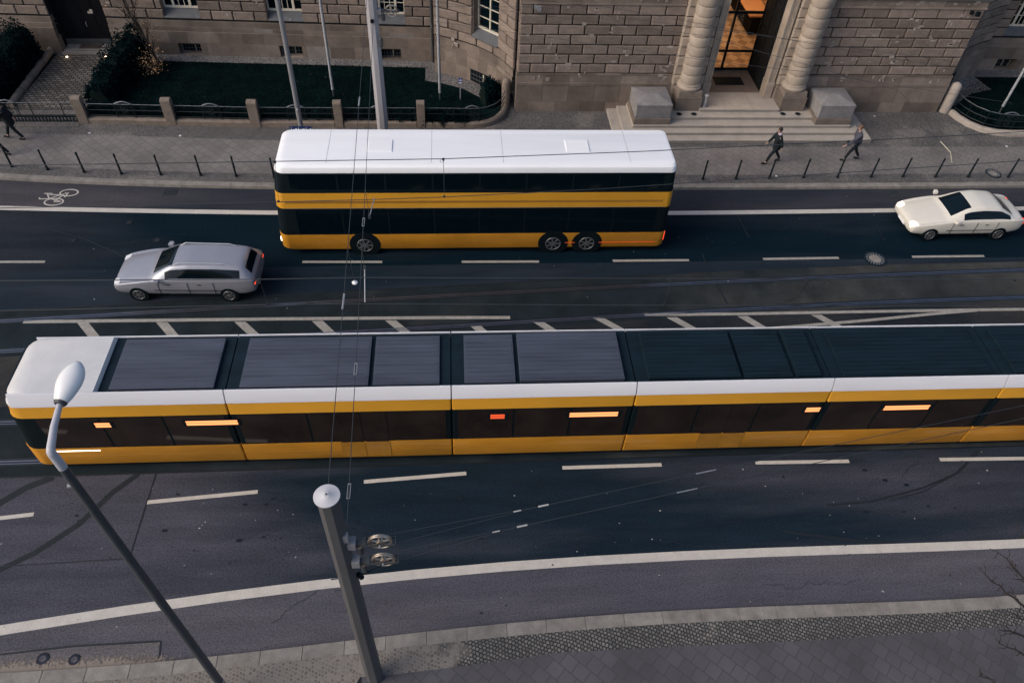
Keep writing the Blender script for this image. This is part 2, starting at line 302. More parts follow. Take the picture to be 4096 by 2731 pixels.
# ------------------------------------------------------------------ measured lines of the street (metres)
PV = .12
KERB_FAR = [(-18.32,26.93),(-16.2,26.71),(-14.79,26.54),(-12.17,26.38),(-7.44,26.21),(0,26.05),(6,25.97),(12.39,25.94),(16.28,25.97),(20.23,25.99),(25.31,25.98)]
KERB_NEAR = [(-9.31,7.09),(-7.41,7.16),(-6.24,7.2),(-5.07,7.29),(-2.67,7.44),(-1.94,7.49),(1.31,7.70),(3.64,7.77),(5.96,7.8),(9.14,7.77),(11.89,7.75),(15.23,7.77)]
LINE_FAR = [(-17.64,25.05),(-14.32,24.95),(-10.95,24.78),(-7.21,24.61),(0,24.48),(7.93,24.43),(11.97,24.43),(17.64,24.45),(24.53,24.54)]
LINE_NEAR = [(-11.46,8.15),(-9.44,8.39),(-7.35,8.65),(-5.18,8.86),(-3.62,8.98),(-1.79,9.1),(1.73,9.28),(4.15,9.33),(7.85,9.35),(11.64,9.31),(16.22,9.28)]
RAIL_A = [(-15.37,18.85),(-12.59,19.09),(-9.73,19.32),(-3.02,19.61),(-0.64,19.73),(7.46,20.17),(10.85,20.33),(16.09,20.54),(22.44,20.7)]
RAIL_B = [(-5.09,18.01),(-0.64,18.2),(2.05,18.38),(7.18,18.68),(10.45,18.84),(15.48,19.01),(21.61,19.2)]
kf = lambda n=60, x0=-60, x1=60: smooth_line(KERB_FAR, n, x0, x1, 4)
kn = lambda n=60, x0=-60, x1=60: smooth_line(KERB_NEAR, n, x0, x1, 4)

# ------------------------------------------------------------------ ground, road, markings (setting)
g = MB(); g.quad((-250,-250,-.02),(250,-250,-.02),(250,250,-.02),(-250,250,-.02)); struct(g.build('ground', A_MID))
g = MB(); g.quad((-60,4,0),(60,4,0),(60,29,0),(-60,29,0)); struct(g.build('road', A_MID))
lf = smooth_line(LINE_FAR, 50, -60, 60); ln = smooth_line(LINE_NEAR, 50, -60, 60)
ra = smooth_line(RAIL_A, 50, -40, 45, 3); rb = smooth_line(RAIL_B, 50, -40, 45, 3)
def shift(L, d): return [(x, y+d) for x, y in L]
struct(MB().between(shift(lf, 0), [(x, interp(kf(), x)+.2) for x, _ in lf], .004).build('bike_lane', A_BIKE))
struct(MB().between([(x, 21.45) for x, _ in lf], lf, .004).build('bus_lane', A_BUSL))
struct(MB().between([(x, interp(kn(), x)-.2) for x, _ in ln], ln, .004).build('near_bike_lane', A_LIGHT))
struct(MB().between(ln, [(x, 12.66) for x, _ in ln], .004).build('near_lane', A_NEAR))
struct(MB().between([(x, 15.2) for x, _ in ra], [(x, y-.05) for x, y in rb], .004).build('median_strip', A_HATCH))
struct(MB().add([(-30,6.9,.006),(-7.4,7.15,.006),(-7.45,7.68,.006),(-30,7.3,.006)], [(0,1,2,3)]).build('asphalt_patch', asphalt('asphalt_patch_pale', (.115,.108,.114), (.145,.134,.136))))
bedtop = [(-40,18.2),(-15.57,19.42),(-12.71,19.55),(-2.57,20.15),(2.18,20.42),(7,20.69),(12.13,20.95),(16.58,21.12),(22.72,21.2),(45,21.5)]
struct(MB().between([(x, interp(rb, x)-.25) for x, _ in bedtop], bedtop, .008).build('track_bed', TRACKBED))
struct(MB().between([(-60,12.68),(60,12.5)], [(-60,15.2),(60,15.05)], .008).build('near_track_bed', TRACKBED))
for nm, L in (('tram_rail', ra), ('tram_rail', rb), ('tram_rail', [(-60,13.28),(60,12.95)]), ('tram_rail', [(-60,14.72),(60,14.4)])):
    m = MB(); m.sheet(L, .26, .012, 1); m.sheet(L, .042, .017, 0, .03); m.sheet(L, .03, .0165, 0, -.06); struct(m.build(nm, [RAIL, SEAM]))
# longitudinal seams beside the beds
m = MB(); m.sheet(bedtop, .04, .013); m.sheet([(-60,12.7),(60,12.51)], .045, .013)
m.sheet([(-8.74,12.64),(-8.78,11.36),(-8.81,9.98),(-8.9,9.9)], .035, .012); m.sheet([(-8.85,9.95),(-12.6,9.86)], .03, .0125)
m.sheet([(-11.6,7.52),(-9.5,7.66),(-7.45,7.68)], .05, .012); m.sheet([(-7.45,7.68),(-7.40,7.22)], .04, .0125)
m.sheet([(11.7,25.9),(11.78,24.38),(11.9,22.85)], .03, .012); m.sheet([(9.75,21.9),(9.81,20.4)], .04, .0125); m.sheet([(9.9,20.2),(10.04,19.1)], .07, .0125)
m.sheet([(13.51,20.25),(13.2,19.9),(12.9,19.5),(12.45,19.25),(12.14,19.05)], .02, .0125); m.sheet([(14.6,18.5),(15.3,17.6),(16,16.8)], .05, .0125); m.sheet([(16.0,18.9),(17.4,17.9),(18.0,17.1)], .045, .0125)
m.sheet([(-11.9,17.6),(-11.75,17.0),(-11.6,16.4)], .06, .0125); m.sheet([(-16,24.0),(-14,23.2),(-12.6,22.4),(-11.5,21.6)], .035, .0125)
struct(m.build('road_seam', SEAM))
m = MB()     # hairline cracks in the asphalt
for (x, y, a0, L_) in ((-6.5,10.4,.1,2.6),(2.2,11.0,1.2,1.3),(5.5,9.9,-.15,3.2),(13.5,11.5,.9,1.2),(-3,22.8,.05,3.0),(13,23.4,-.1,3.6),(17.5,22.4,1.3,1.4),(-13,22.6,.2,2.4),(8.2,8.4,.05,3.4),(-4.8,8.0,.4,1.6)):
    P_ = [(x,y)]; a_ = a0
    for k in range(int(L_/.12)): a_ = a0+random.gauss(0,.55); P_.append((P_[-1][0]+.12*math.cos(a_), P_[-1][1]+.12*math.sin(a_)))
    m.sheet(P_, .012, .0107)
struct(m.build('asphalt_crack', SEAM))
m = MB()
m.sheet([(-12.9,11.6),(-12.8,11.79),(-12.25,12.27),(-11.6,12.6)], .22, .009); m.sheet([(-12.4,9.5),(-12.06,9.78),(-11.33,10.22),(-10.45,11.02),(-9.79,12.03),(-9.23,12.62)], .17, .0095)
m.sheet([(16.45,12.45),(16.1,12.2),(15.37,11.68),(14.03,11.2),(12.23,10.8),(10.87,10.74)], .06, .0085); m.sheet([(16.3,12.45),(15.9,12.1),(15.2,11.6),(14.0,11.08),(12.8,10.8)], .035, .0095)
m.sheet([(9.3,9.95),(11.5,9.55),(12.6,9.46)], .07, .009)
struct(m.build('tyre_mark', TYRE_MARK))
# painted markings: every dash, line and bar lies on the asphalt
far_d = [(-17.9,21.93,-14.9,21.88),(-11.8,21.86,-8.69,21.77),(-5.6,21.7,-2.64,21.64),(.35,21.59,3.3,21.55),(6.15,21.54,9.14,21.52),(12.1,21.53,15.17,21.54),(18.19,21.55,21.2,21.54),(24.2,21.56,27.2,21.58)]
near_d = [(-14.9,11.1,-11.75,11.4),(-8.77,11.65,-5.73,11.87),(-2.72,12.08,.28,12.25),(3.17,12.33,6.21,12.32),(9.13,12.28,12.09,12.22),(15.0,12.17,18,12.1),(21,12.05,24,12.0)]
m = MB()
for a, b, c, d in far_d: m.sheet([(a,b),(c,d)], .125, .012)
struct(m.build('lane_marking', PAINT_O)); m = MB()
for a, b, c, d in near_d: m.sheet([(a,b),(c,d)], .125, .012)
m.sheet(lf, .26, .0125); m.sheet(ln, .27, .0125)
struct(m.build('lane_marking', PAINT_W))
m = MB()
m.sheet([(-14.6,18.84),(-12.44,18.82),(-6.08,18.76),(-.64,18.68),(2.0,18.62)], .15, .0135); m.sheet([(6.85,18.64),(10.38,18.59),(15.31,18.59),(18.67,18.58),(30,18.5)], .14, .0135)
m.sheet([(9.5,17.7),(11.47,17.86),(15.13,18.16),(17.73,18.42),(19.4,18.55)], .13, .0145)
bars = [(-12.65,18.74,-12.1,17.9),(-10,18.68,-9.5,17.9),(-7.38,18.62,-6.85,17.9),(-4.75,18.6,-4.38,18.08),(-2.2,18.55,-1.6,17.85),(.78,18.25,1.1,17.7),(3.05,18.4,3.5,17.75),(5.25,18.5,5.95,17.72),(7.85,18.5,8.5,17.7),(10.45,18.5,10.95,17.8),(13.15,18.5,13.5,18.05)]
rot = lambda x, y: (x, y)
BR = [((-14.68,17.21),(-14.09,16.65)),((-12.06,17.45),(-11.48,16.89)),((-9.44,17.7),(-8.81,17.16)),((-6.81,17.97),(-6.36,17.55)),((-4.3,18.22),(-3.62,17.63)),((-1.32,18.23),(-.97,17.87)),((.88,18.61),(1.44,18.17)),((3.02,18.99),(3.88,18.41)),((5.67,19.25),(6.47,18.67)),((8.27,19.54),(8.94,18.98)),((11.01,19.85),(11.45,19.5))]
ca, sa = math.cos(R(-6.5)), math.sin(R(-6.5))
for (ax, ay), (bx, by) in BR:
    A = (ca*ax-sa*ay, sa*ax+ca*ay); B = (ca*bx-sa*by, sa*bx+ca*by); hw = .19
    B = (A[0]+(B[0]-A[0])*1.5, A[1]+(B[1]-A[1])*1.5)
    m.add([(A[0]-hw,A[1],.013),(A[0]+hw,A[1],.013),(B[0]+hw,B[1],.013),(B[0]-hw,B[1],.013)], [(0,1,2,3)])
struct(m.build('hatched_marking', PAINT_O))
def flat_ring(m, cx, cy, rx, ry, wd, z, n=36):
    vs = [];
    for k in range(n):
        a = 2*math.pi*k/n; vs += [(cx+rx*math.cos(a), cy+ry*math.sin(a), z), (cx+(rx-wd)*math.cos(a), cy+(ry-wd)*math.sin(a), z)]
    m.add(vs, [(2*k, 2*k+1, (2*k+3)%(2*n), (2*k+2)%(2*n)) for k in range(n)])
m = MB(); zb = .0125
flat_ring(m, -15.33, 26.02, .37, .24, .055, zb); flat_ring(m, -15.73, 25.43, .38, .245, .055, zb)
for a, b, wd in [((-15.45,26.02),(-15.73,25.44),.05),((-16.27,25.98),(-15.95,25.97),.05),((-16.15,25.98),(-15.98,25.63),.05),((-16.05,25.9),(-15.55,25.88),.05),((-16.0,25.64),(-15.4,26.0),.05),((-15.95,25.64),(-15.45,25.44),.05),((-16.35,25.62),(-15.95,25.63),.055),((-16.35,25.62),(-16.36,25.72),.05),((-15.35,26.02),(-15.42,25.72),.05),((-15.73,25.43),(-15.5,25.43),.045)]:
    m.sheet([a, b], wd, zb+.0005)
struct(m.build('bicycle_marking', PAINT_W))
# near pavement
KN = kn(80); back = lambda x: interp(KN, x)-.36; cob = lambda x: float(np.interp(x, [-60,-1.89,.32,2.35,4.8,9.31,12.57,14.55,60], [6.4,6.52,6.66,6.85,6.85,6.83,6.88,6.93,7]))
m = MB(); s = 0
xs = np.arange(-60, 60, 1.02)
for a, b in zip(xs[:-1], xs[1:]):
    b2 = b-.007; m.hexa([(a,back(a),-.01),(b2,back(b2),-.01),(b2,interp(KN,b2),-.01),(a,interp(KN,a),-.01),(a,back(a),PV+.006),(b2,back(b2),PV+.006),(b2,interp(KN,b2)-.02,PV+.006),(a,interp(KN,a)-.02,PV+.006)])
struct(m.build('near_kerb', KERB, bevel=.012))
X = np.linspace(-60, 60, 121)
struct(MB().between([(x,-8) for x in X], [(x,back(x)+.02) for x in X], PV-.02).build('near_pavement_base', SEAM))
XA = np.linspace(.0, 60, 61); XB = np.linspace(-60, .05, 121)
struct(MB().between([(x,cob(x)) for x in XA], [(x,back(x)) for x in XA], PV).build('near_mosaic_strip', SETTS))
struct(MB().between([(x,cob(x) if x > -2.5 else 5.6) for x in XB], [(x,back(x)) for x in XB], PV-.004).build('near_sandy_strip', SETTS))
XC = np.linspace(-2.4, 60, 121)
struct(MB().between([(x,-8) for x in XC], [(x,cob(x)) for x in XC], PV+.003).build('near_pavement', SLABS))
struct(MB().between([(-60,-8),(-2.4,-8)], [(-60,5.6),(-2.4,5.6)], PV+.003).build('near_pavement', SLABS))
# sand washed against the left kerb
def sand_mat(nm='washed_sand', col=(.23,.195,.165,1)):
    m = bpy.data.materials.new(nm); m.use_nodes = True; n = m.node_tree.nodes; l = m.node_tree.links; b = n['Principled BSDF']; b.inputs['Base Color'].default_value = col; b.inputs['Roughness'].default_value = .95
    at = n.new('ShaderNodeAttribute'); at.attribute_name = 'sand_cover'; tc = n.new('ShaderNodeTexCoord'); mp = n.new('ShaderNodeMapping'); mp.inputs['Scale'].default_value = (1.5,1,1); mp.inputs['Rotation'].default_value = (0,0,R(55)); l.new(tc.outputs['Object'], mp.inputs[0])
    nz = n.new('ShaderNodeTexNoise'); nz.inputs['Scale'].default_value = 9; nz.inputs['Detail'].default_value = 9; nz.inputs['Roughness'].default_value = .7; l.new(mp.outputs[0], nz.inputs['Vector'])
    ad = n.new('ShaderNodeMath'); l.new(at.outputs['Fac'], ad.inputs[0]); l.new(nz.outputs['Fac'], ad.inputs[1]); mr = n.new('ShaderNodeMapRange'); mr.inputs[1].default_value = .92; mr.inputs[2].default_value = 1.1; l.new(ad.outputs[0], mr.inputs[0])
    l.new(mr.outputs[0], b.inputs['Alpha']); return m
SANDM = sand_mat(); XS_ = np.linspace(-14, 16, 241); nrow = 6; vs_ = []; dens = []
for x in XS_:
    amt = float(np.interp(x, [-14,-11,-8.5,-6.5,-4,2,9,11,16],[.75,.75,.7,.42,.30,.30,.34,.5,.42])); y0 = interp(kn(), x)-.01
    for k in range(nrow): f = k/(nrow-1); vs_.append((x, y0+f*(.62 if x < -6.5 else .22), .0165)); dens.append(amt*(1-f)**.8)
m = MB(); m.add(vs_, [(i*nrow+k,(i+1)*nrow+k,(i+1)*nrow+k+1,i*nrow+k+1) for i in range(len(XS_)-1) for k in range(nrow-1)]); sd_ = m.build('sand', SANDM)
at_ = sd_.data.attributes.new('sand_cover', 'FLOAT', 'POINT'); at_.data.foreach_set('value', dens); tag(sd_, kind='stuff')
vs_ = []; dens = []      # pale dust smeared along the near bike lane
for x in XS_:
    yl = interp(LINE_NEAR, x) if x > -11 else 8.15
    for k in range(nrow): f = k/(nrow-1); vs_.append((x, yl-1.05+f*.62, .0158)); dens.append(.40*math.sin(math.pi*f)*float(np.interp(x,[-14,-9,-4,2,5,16],[.2,.75,1,1,.9,.95])))
m = MB(); m.add(vs_, [(i*nrow+k,(i+1)*nrow+k,(i+1)*nrow+k+1,i*nrow+k+1) for i in range(len(XS_)-1) for k in range(nrow-1)]); du_ = m.build('dust', sand_mat('pale_dust', (.118,.112,.118,1)))
at_ = du_.data.attributes.new('sand_cover', 'FLOAT', 'POINT'); at_.data.foreach_set('value', dens); tag(du_, kind='stuff')
m = MB(); m2 = MB()      # grit, gum spots and small stones on the asphalt
for k in range(700):
    x = random.uniform(-15,24); y = random.choice([random.uniform(7.9,12.6),random.uniform(9.4,11.6),random.uniform(19,26)]); r = random.choice([.008,.01,.012,.014,.022])*random.uniform(.7,1.3); a0 = random.random()*6
    (m2 if random.random() < .22 else m).add([(x+r*1.5*math.cos(a0+6.283*i/6)*random.uniform(.6,1), y+r*math.sin(a0+6.283*i/6)*random.uniform(.6,1), .0185) for i in range(6)], [tuple(range(6))])
for k in range(110):     # drip spots along the wheel paths
    x = random.uniform(-11,22); y = random.choice([10.4,11.5,22.6,23.5])+random.gauss(0,.2); r = random.choice([.02,.03,.045])*random.uniform(.7,1.4); a0 = random.random()*6
    m.add([(x+r*2.0*math.cos(a0+6.283*i/8)*random.uniform(.6,1), y+r*math.sin(a0+6.283*i/8)*random.uniform(.6,1), .0182) for i in range(8)], [tuple(range(8))])
tag(m.build('asphalt_grit', mat('oil_spot', (.006,.012,.018), rough=.6, var=.2, spec=.2)), kind='stuff'); tag(m2.build('asphalt_grit', mat('pale_grit', (.42,.40,.39), rough=.9)), kind='stuff')
# far pavement
KF = kf(80); fback = lambda x: interp(KF, x)+.30
m = MB()
xs = np.arange(-60, 60, 1.02)
for a, b in zip(xs[:-1], xs[1:]):
    b2 = b-.007; m.hexa([(a,interp(KF,a),-.01),(b2,interp(KF,b2),-.01),(b2,fback(b2),-.01),(a,fback(a),-.01),(a,interp(KF,a)+.02,PV+.006),(b2,interp(KF,b2)+.02,PV+.006),(b2,fback(b2),PV+.006),(a,fback(a),PV+.006)])
struct(m.build('far_kerb', KERB, bevel=.012))
struct(MB().between([(x,fback(x)-.02) for x in X], [(x,33) for x in X], PV-.004).build('far_pavement_base', MOSAIC_FAR))
f1 = lambda x: fback(x)+.62; f2 = lambda x: 29.0 if x > 2.5 else 29.0+(2.5-x)*.055 if x > -17 else 30.07
XS = np.linspace(-60, 60, 121)
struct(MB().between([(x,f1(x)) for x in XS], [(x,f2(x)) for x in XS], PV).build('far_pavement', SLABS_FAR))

# ------------------------------------------------------------------ covers and drains in the road
def cover(name, x, y, r, z, label, ring=True):
    t = empty(name, (x,y,z), label, 'manhole cover')
    m = MB(); m.lathe([(r,z),(r,z+.006),(r*.97,z+.009)], x, y, 32); m.build('surround', IRON if ring else (A_BIKE if y < 10 else A_HATCH), t)
    if ring:
        m = MB()
        for k in range(18):
            a = 2*math.pi*k/18; c, s_ = math.cos(a), math.sin(a); q = r*.72
            m.add([(x+q*c-.02*s_-.04*c, y+q*s_+.02*c-.04*s_, z+.011),(x+q*c+.02*s_-.04*c, y+q*s_-.02*c-.04*s_, z+.011),(x+q*c+.02*s_+.04*c, y+q*s_-.02*c+.04*s_, z+.011),(x+q*c-.02*s_+.04*c, y+q*s_+.02*c+.04*s_, z+.011)], [(0,1,2,3)])
        m.build('vent_ring', STEEL, t)
    MB().lathe([(r*.55,z+.008),(r*.55,z+.012),(r*.5,z+.013)], x, y, 28).build('lid', KERB if ring else (A_LIGHT if y < 10 else A_BIKE), t)
cover('manhole_cover', 16.62, 21.45, .44, .014, 'round manhole cover with pale concrete centre beside a dash in the far lane')
cover('manhole_cover', 24.28, 26.90, .34, PV+.008, 'round manhole cover set in the far pavement between two bollards')
cover('valve_cover', -10.18, 7.39, .15, .01, 'small round valve cover near the near kerb, left of the pair', False)
cover('valve_cover', -9.42, 7.33, .14, .01, 'small oval valve cover near the near kerb, right of the pair', False)
cover('valve_cover', -12.5, 24.12, .13, .01, 'small dark valve cover in the far lane close to the solid line', False)
cover('valve_cover', -14.27, 23.1, .14, .01, 'small dark valve cover in the far lane, left of two in a row', False)
cover('valve_cover', -11.2, 23.05, .14, .01, 'small dark valve cover in the far lane, right of two in a row', False)
for x, y, lb in ((-11.4,26.02,'iron storm drain grate at the far kerb right of the bicycle symbol'),(19.18,25.68,'iron storm drain grate at the far kerb behind the cream car')):
    t = empty('storm_drain', (x,y,.008), lb, 'drain')
    MB().box(x-.27,x+.27,y-.24,y+.2,.006,.012).build('pit', BLACK, t)
    m = MB()
    for k in range(7): xx = x-.24+k*.08; m.hexa([(xx-.02,y-.21,.012),(xx+.012,y-.21,.012),(xx+.012,y+.18,.012),(xx-.02,y+.18,.012),(xx-.02,y-.21,.022),(xx+.012,y-.21,.022),(xx+.012,y+.18,.022),(xx-.02,y+.18,.022)])
    m.box(x-.27,x+.27,y-.24,y-.21,.012,.023); m.box(x-.27,x+.27,y+.18,y+.2,.012,.023); m.build('grate', POLE_D, t)

# ------------------------------------------------------------------ the stone building
B0 = empty('stone_building', (13.5,32,0), 'brown stone building with rusticated walls and a columned entrance behind the pavement', 'building')
def wall_holes(m, P, Q, z0, z1, d0, holes, depth, mi=0, back_mi=None, splits=None):
    """front face at offset d0 out of line P->Q with rectangular holes (s0,s1,z0,z1); reveals of given depth"""
    P = Vector(P); Q = Vector(Q); L = (Q-P).length; t = (Q-P)/L; nrm = Vector((t.y,-t.x))
    pt = lambda s, d, z: (*(P+t*s+nrm*d), z)
    S = sorted(set([0,L]+[min(max(h[i],0),L) for h in holes for i in (0,1)]+[s for s in (splits or []) if 0 < s < L])); Z = sorted(set([z0,z1]+[min(max(h[i],z0),z1) for h in holes for i in (2,3)]))
    for a, b in zip(S[:-1], S[1:]):
        for c, d in zip(Z[:-1], Z[1:]):
            if any(h[0]-1e-6 <= a and b <= h[1]+1e-6 and h[2]-1e-6 <= c and d <= h[3]+1e-6 for h in holes): continue
            m.quad(pt(a,d0,c), pt(b,d0,c), pt(b,d0,d), pt(a,d0,d), mi)
    for h in holes:
        a, b, c, d = max(h[0],0), min(h[1],L), max(h[2],z0), min(h[3],z1); e = d0-depth
        m.quad(pt(a,d0,c),pt(a,e,c),pt(a,e,d),pt(a,d0,d),mi); m.quad(pt(b,d0,c),pt(b,d0,d),pt(b,e,d),pt(b,e,c),mi)
        if h[2] > z0+1e-4: m.quad(pt(a,d0,c),pt(b,d0,c),pt(b,e,c),pt(a,e,c),mi)
        if h[3] < z1-1e-4: m.quad(pt(a,d0,d),pt(a,e,d),pt(b,e,d),pt(b,d0,d),mi)
    s = 0; thru = sorted((h[0],h[1]) for h in holes if h[3] >= z1-1e-4)
    for a, b in thru+[(L,L)]: 
        if a > s: m.quad(pt(s,d0,z1),pt(a,d0,z1),pt(a,d0-.5,z1),pt(s,d0-.5,z1),mi)
        s = b
def block(m, A, B, nA, nB, z0, z1, d0, d1, ch, mi=0):
    A = Vector(A); B = Vector(B); t = (B-A).normalized()
    p = lambda P, n, d, z, sh: (*(Vector(P)+Vector(n)*d+t*sh), z)
    back = [p(A,nA,d0,z0,0),p(B,nB,d0,z0,0),p(B,nB,d0,z1,0),p(A,nA,d0,z1,0)]
    mid = [p(A,nA,d1-ch,z0,0),p(B,nB,d1-ch,z0,0),p(B,nB,d1-ch,z1,0),p(A,nA,d1-ch,z1,0)]
    fr = [p(A,nA,d1,z0+ch,ch),p(B,nB,d1,z0+ch,-ch),p(B,nB,d1,z1-ch,-ch),p(A,nA,d1,z1-ch,ch)]
    fs = []
    for i in range(4): j = (i+1)%4; fs += [(i,j,4+j,4+i),(4+i,4+j,8+j,8+i)]
    m.add(back+mid+fr, fs+[(8,9,10,11)], mi)
def patches(m, P, Q, z0, z1, d, count, mi, rnd):
    P = Vector(P); Q = Vector(Q); L = (Q-P).length; t = (Q-P)/L; nrm = Vector((t.y,-t.x))
    for k in range(count):
        s = rnd.uniform(.1, L-.4); z = rnd.uniform(z0, z1)
        for j in range(rnd.choice([1,1,1,2,3])):
            w_ = rnd.choice([.07,.09,.12,.16,.24])*rnd.uniform(.8,1.2); h_ = rnd.choice([.06,.08,.1,.14])
            s2 = s+rnd.uniform(-.12,.12)*j; z2 = z+j*h_*.9
            q = lambda a, dd, zz: (*(P+t*a+nrm*dd), zz)
            m.hexa([q(s2,d-.02,z2),q(s2+w_,d-.02,z2),q(s2+w_,d+.004,z2),q(s2,d+.004,z2),q(s2,d-.02,z2+h_),q(s2+w_,d-.02,z2+h_),q(s2+w_,d+.004,z2+h_),q(s2,d+.004,z2+h_)], mi)
def rustic(m, path, z0, n, h, bl, openings, d0, d1, gap=.052, ch=.028, mi=0, stagger=.5, phase=0.):
    """courses of blocks along a plan polyline; openings (s0,s1,zlo,zhi)"""
    pts = [Vector(p) for p in path]; cum = [0]
    for a, b in zip(pts[:-1], pts[1:]): cum.append(cum[-1]+(b-a).length)
    L = cum[-1]
    def at(s):
        i = min(max(int(np.searchsorted(cum, s, 'right'))-1, 0), len(pts)-2); f = (s-cum[i])/(cum[i+1]-cum[i]); t = (pts[i+1]-pts[i]).normalized(); return pts[i]+(pts[i+1]-pts[i])*f, Vector((t.y,-t.x))
    for c in range(n):
        za, zb_ = z0+c*h, z0+(c+1)*h
        cuts = sorted([(o[0], o[1]) for o in openings if o[2] < zb_-.02 and o[3] > za+.02]); segs = []; s = 0
        for a, b in cuts: segs.append((s, a)); s = b
        segs.append((s, L))
        for a, b in segs:
            if b-a < .12: continue
            js = [a]; x = (math.floor((a-phase)/bl)+((c % 2)*stagger))*bl+phase
            while x < b: 
                if x > a+.28 and x < b-.28: js.append(x)
                x += bl
            js.append(b)
            for u, v in zip(js[:-1], js[1:]):
                u2 = u+(gap/2 if u > a else 0); v2 = v-(gap/2 if v < b else 0); A, nA = at(u2+1e-4); Bp, nB = at(v2-1e-4); nm = ((nA+nB)/2).normalized()
                block(m, A, Bp, nA if len(pts) > 2 else nm, nB if len(pts) > 2 else nm, za+gap/2, zb_-gap/2, d0, d1, ch, mi)
rnd = random.Random(11)
# --- central block
m = MB()
def part_wall(m, x0, x1):
    rustic(m, [(x0,32.17),(x1,32.17)], 2.0, 7, .45, 1.15, [], -.02, .10, mi=0, phase=.55)
    m.quad((x0,32.20,1.9),(x1,32.20,1.9),(x1,32.20,5.2),(x0,32.20,5.2), 1)
    patches(m, (x0,32.07), (x1,32.07), 2.1, 5.0, 0, 22, 2, rnd)
for xa, xb in ((3.14,10.35),(16.65,23.86)): m = MB(); part_wall(m, xa, xb); m.build('wall', [STONE, STONE_D, PATCH], B0)
for x0, x1 in ((3.08,10.42),(16.6,23.92)):
    m = MB()
    sp = list(np.arange(x0, x1, 1.22))+[x1]
    for a, b in zip(sp[:-1], sp[1:]):
        m.box(a+.006, b-.006, 32.0, 32.5, .625, 1.415); m.box(a+.003-.6 if a-.6 > x0 else a+.003, b-.6-.003 if b < x1 else b-.003, 31.99, 32.5, 0, .613)
        m.hexa([(a+.002,31.985,1.43),(b-.002,31.985,1.43),(b-.002,32.5,1.43),(a+.002,32.5,1.43),(a+.002,31.985,1.56),(b-.002,31.985,1.56),(b-.002,32.5,1.56),(a+.002,32.5,1.56)])
        m.hexa([(a+.002,32.03,1.56),(b-.002,32.03,1.56),(b-.002,32.5,1.56),(a+.002,32.5,1.56),(a+.002,32.06,1.92),(b-.002,32.06,1.92),(b-.002,32.5,1.92),(a+.002,32.5,1.92)])
        m.box(a+.002, b-.002, 32.045, 32.5, 1.92, 1.99)
    patches(m, (x0,32.05), (x1,32.05), 1.6, 1.85, 0.02, 9, 1, rnd)
    m.build('plinth', [PLINTH, PATCH], B0)
for x0, x1 in ((3.12,10.3),(16.7,23.9)):
    m = MB()
    sp = list(np.arange(x0, x1, 1.3))+[x1]
    for a, b in zip(sp[:-1], sp[1:]): m.box(a+.003, b-.003, 32.08, 32.6, 5.24, 5.56)
    m.box(x0-.02, x1+.02, 32.03, 32.6, 5.16, 5.235); patches(m, (x0,32.08), (x1,32.08), 5.28, 5.42, 0.004, 10, 2, rnd)
    m.hexa([(x0-.05,31.98,5.57),(x1+.05,31.98,5.57),(x1+.05,32.7,5.57),(x0-.05,32.7,5.57),(x0-.05,31.98,5.63),(x1+.05,31.98,5.63),(x1+.05,32.7,5.8),(x0-.05,32.7,5.8)], 1)
    m.box(x0, x1, 32.5, 33.0, 5.81, 9.5)
    m.build('string_course', [PLINTH, FLASH, PATCH], B0)
# side returns of the block and the stuff behind the facade
m = MB()
rustic(m, [(3.16,36.9),(3.16,32.2)], 2.0, 7, .45, .9, [], -.02, .06, mi=0)
m.box(3.2, 10.4, 32.6, 33.0, 0, 5.9, 1); m.box(3.16, 3.5, 33.0, 37, 0, 9.5, 1); m.box(3.09, 3.159, 32.5, 36.9, 0, 1.95, 0); m.build('side_wall', [STONE, STONE_D], B0)
m = MB(); rustic(m, [(23.84,32.2),(23.84,36.9)], 2.0, 7, .45, .9, [], -.02, .06, mi=0)
m.box(16.6, 23.8, 32.6, 33.0, 0, 5.9, 1); m.box(23.5, 23.84, 33.0, 37, 0, 9.5, 1); m.box(23.841, 23.91, 32.5, 36.9, 0, 1.95, 0); m.build('side_wall', [STONE, STONE_D], B0)
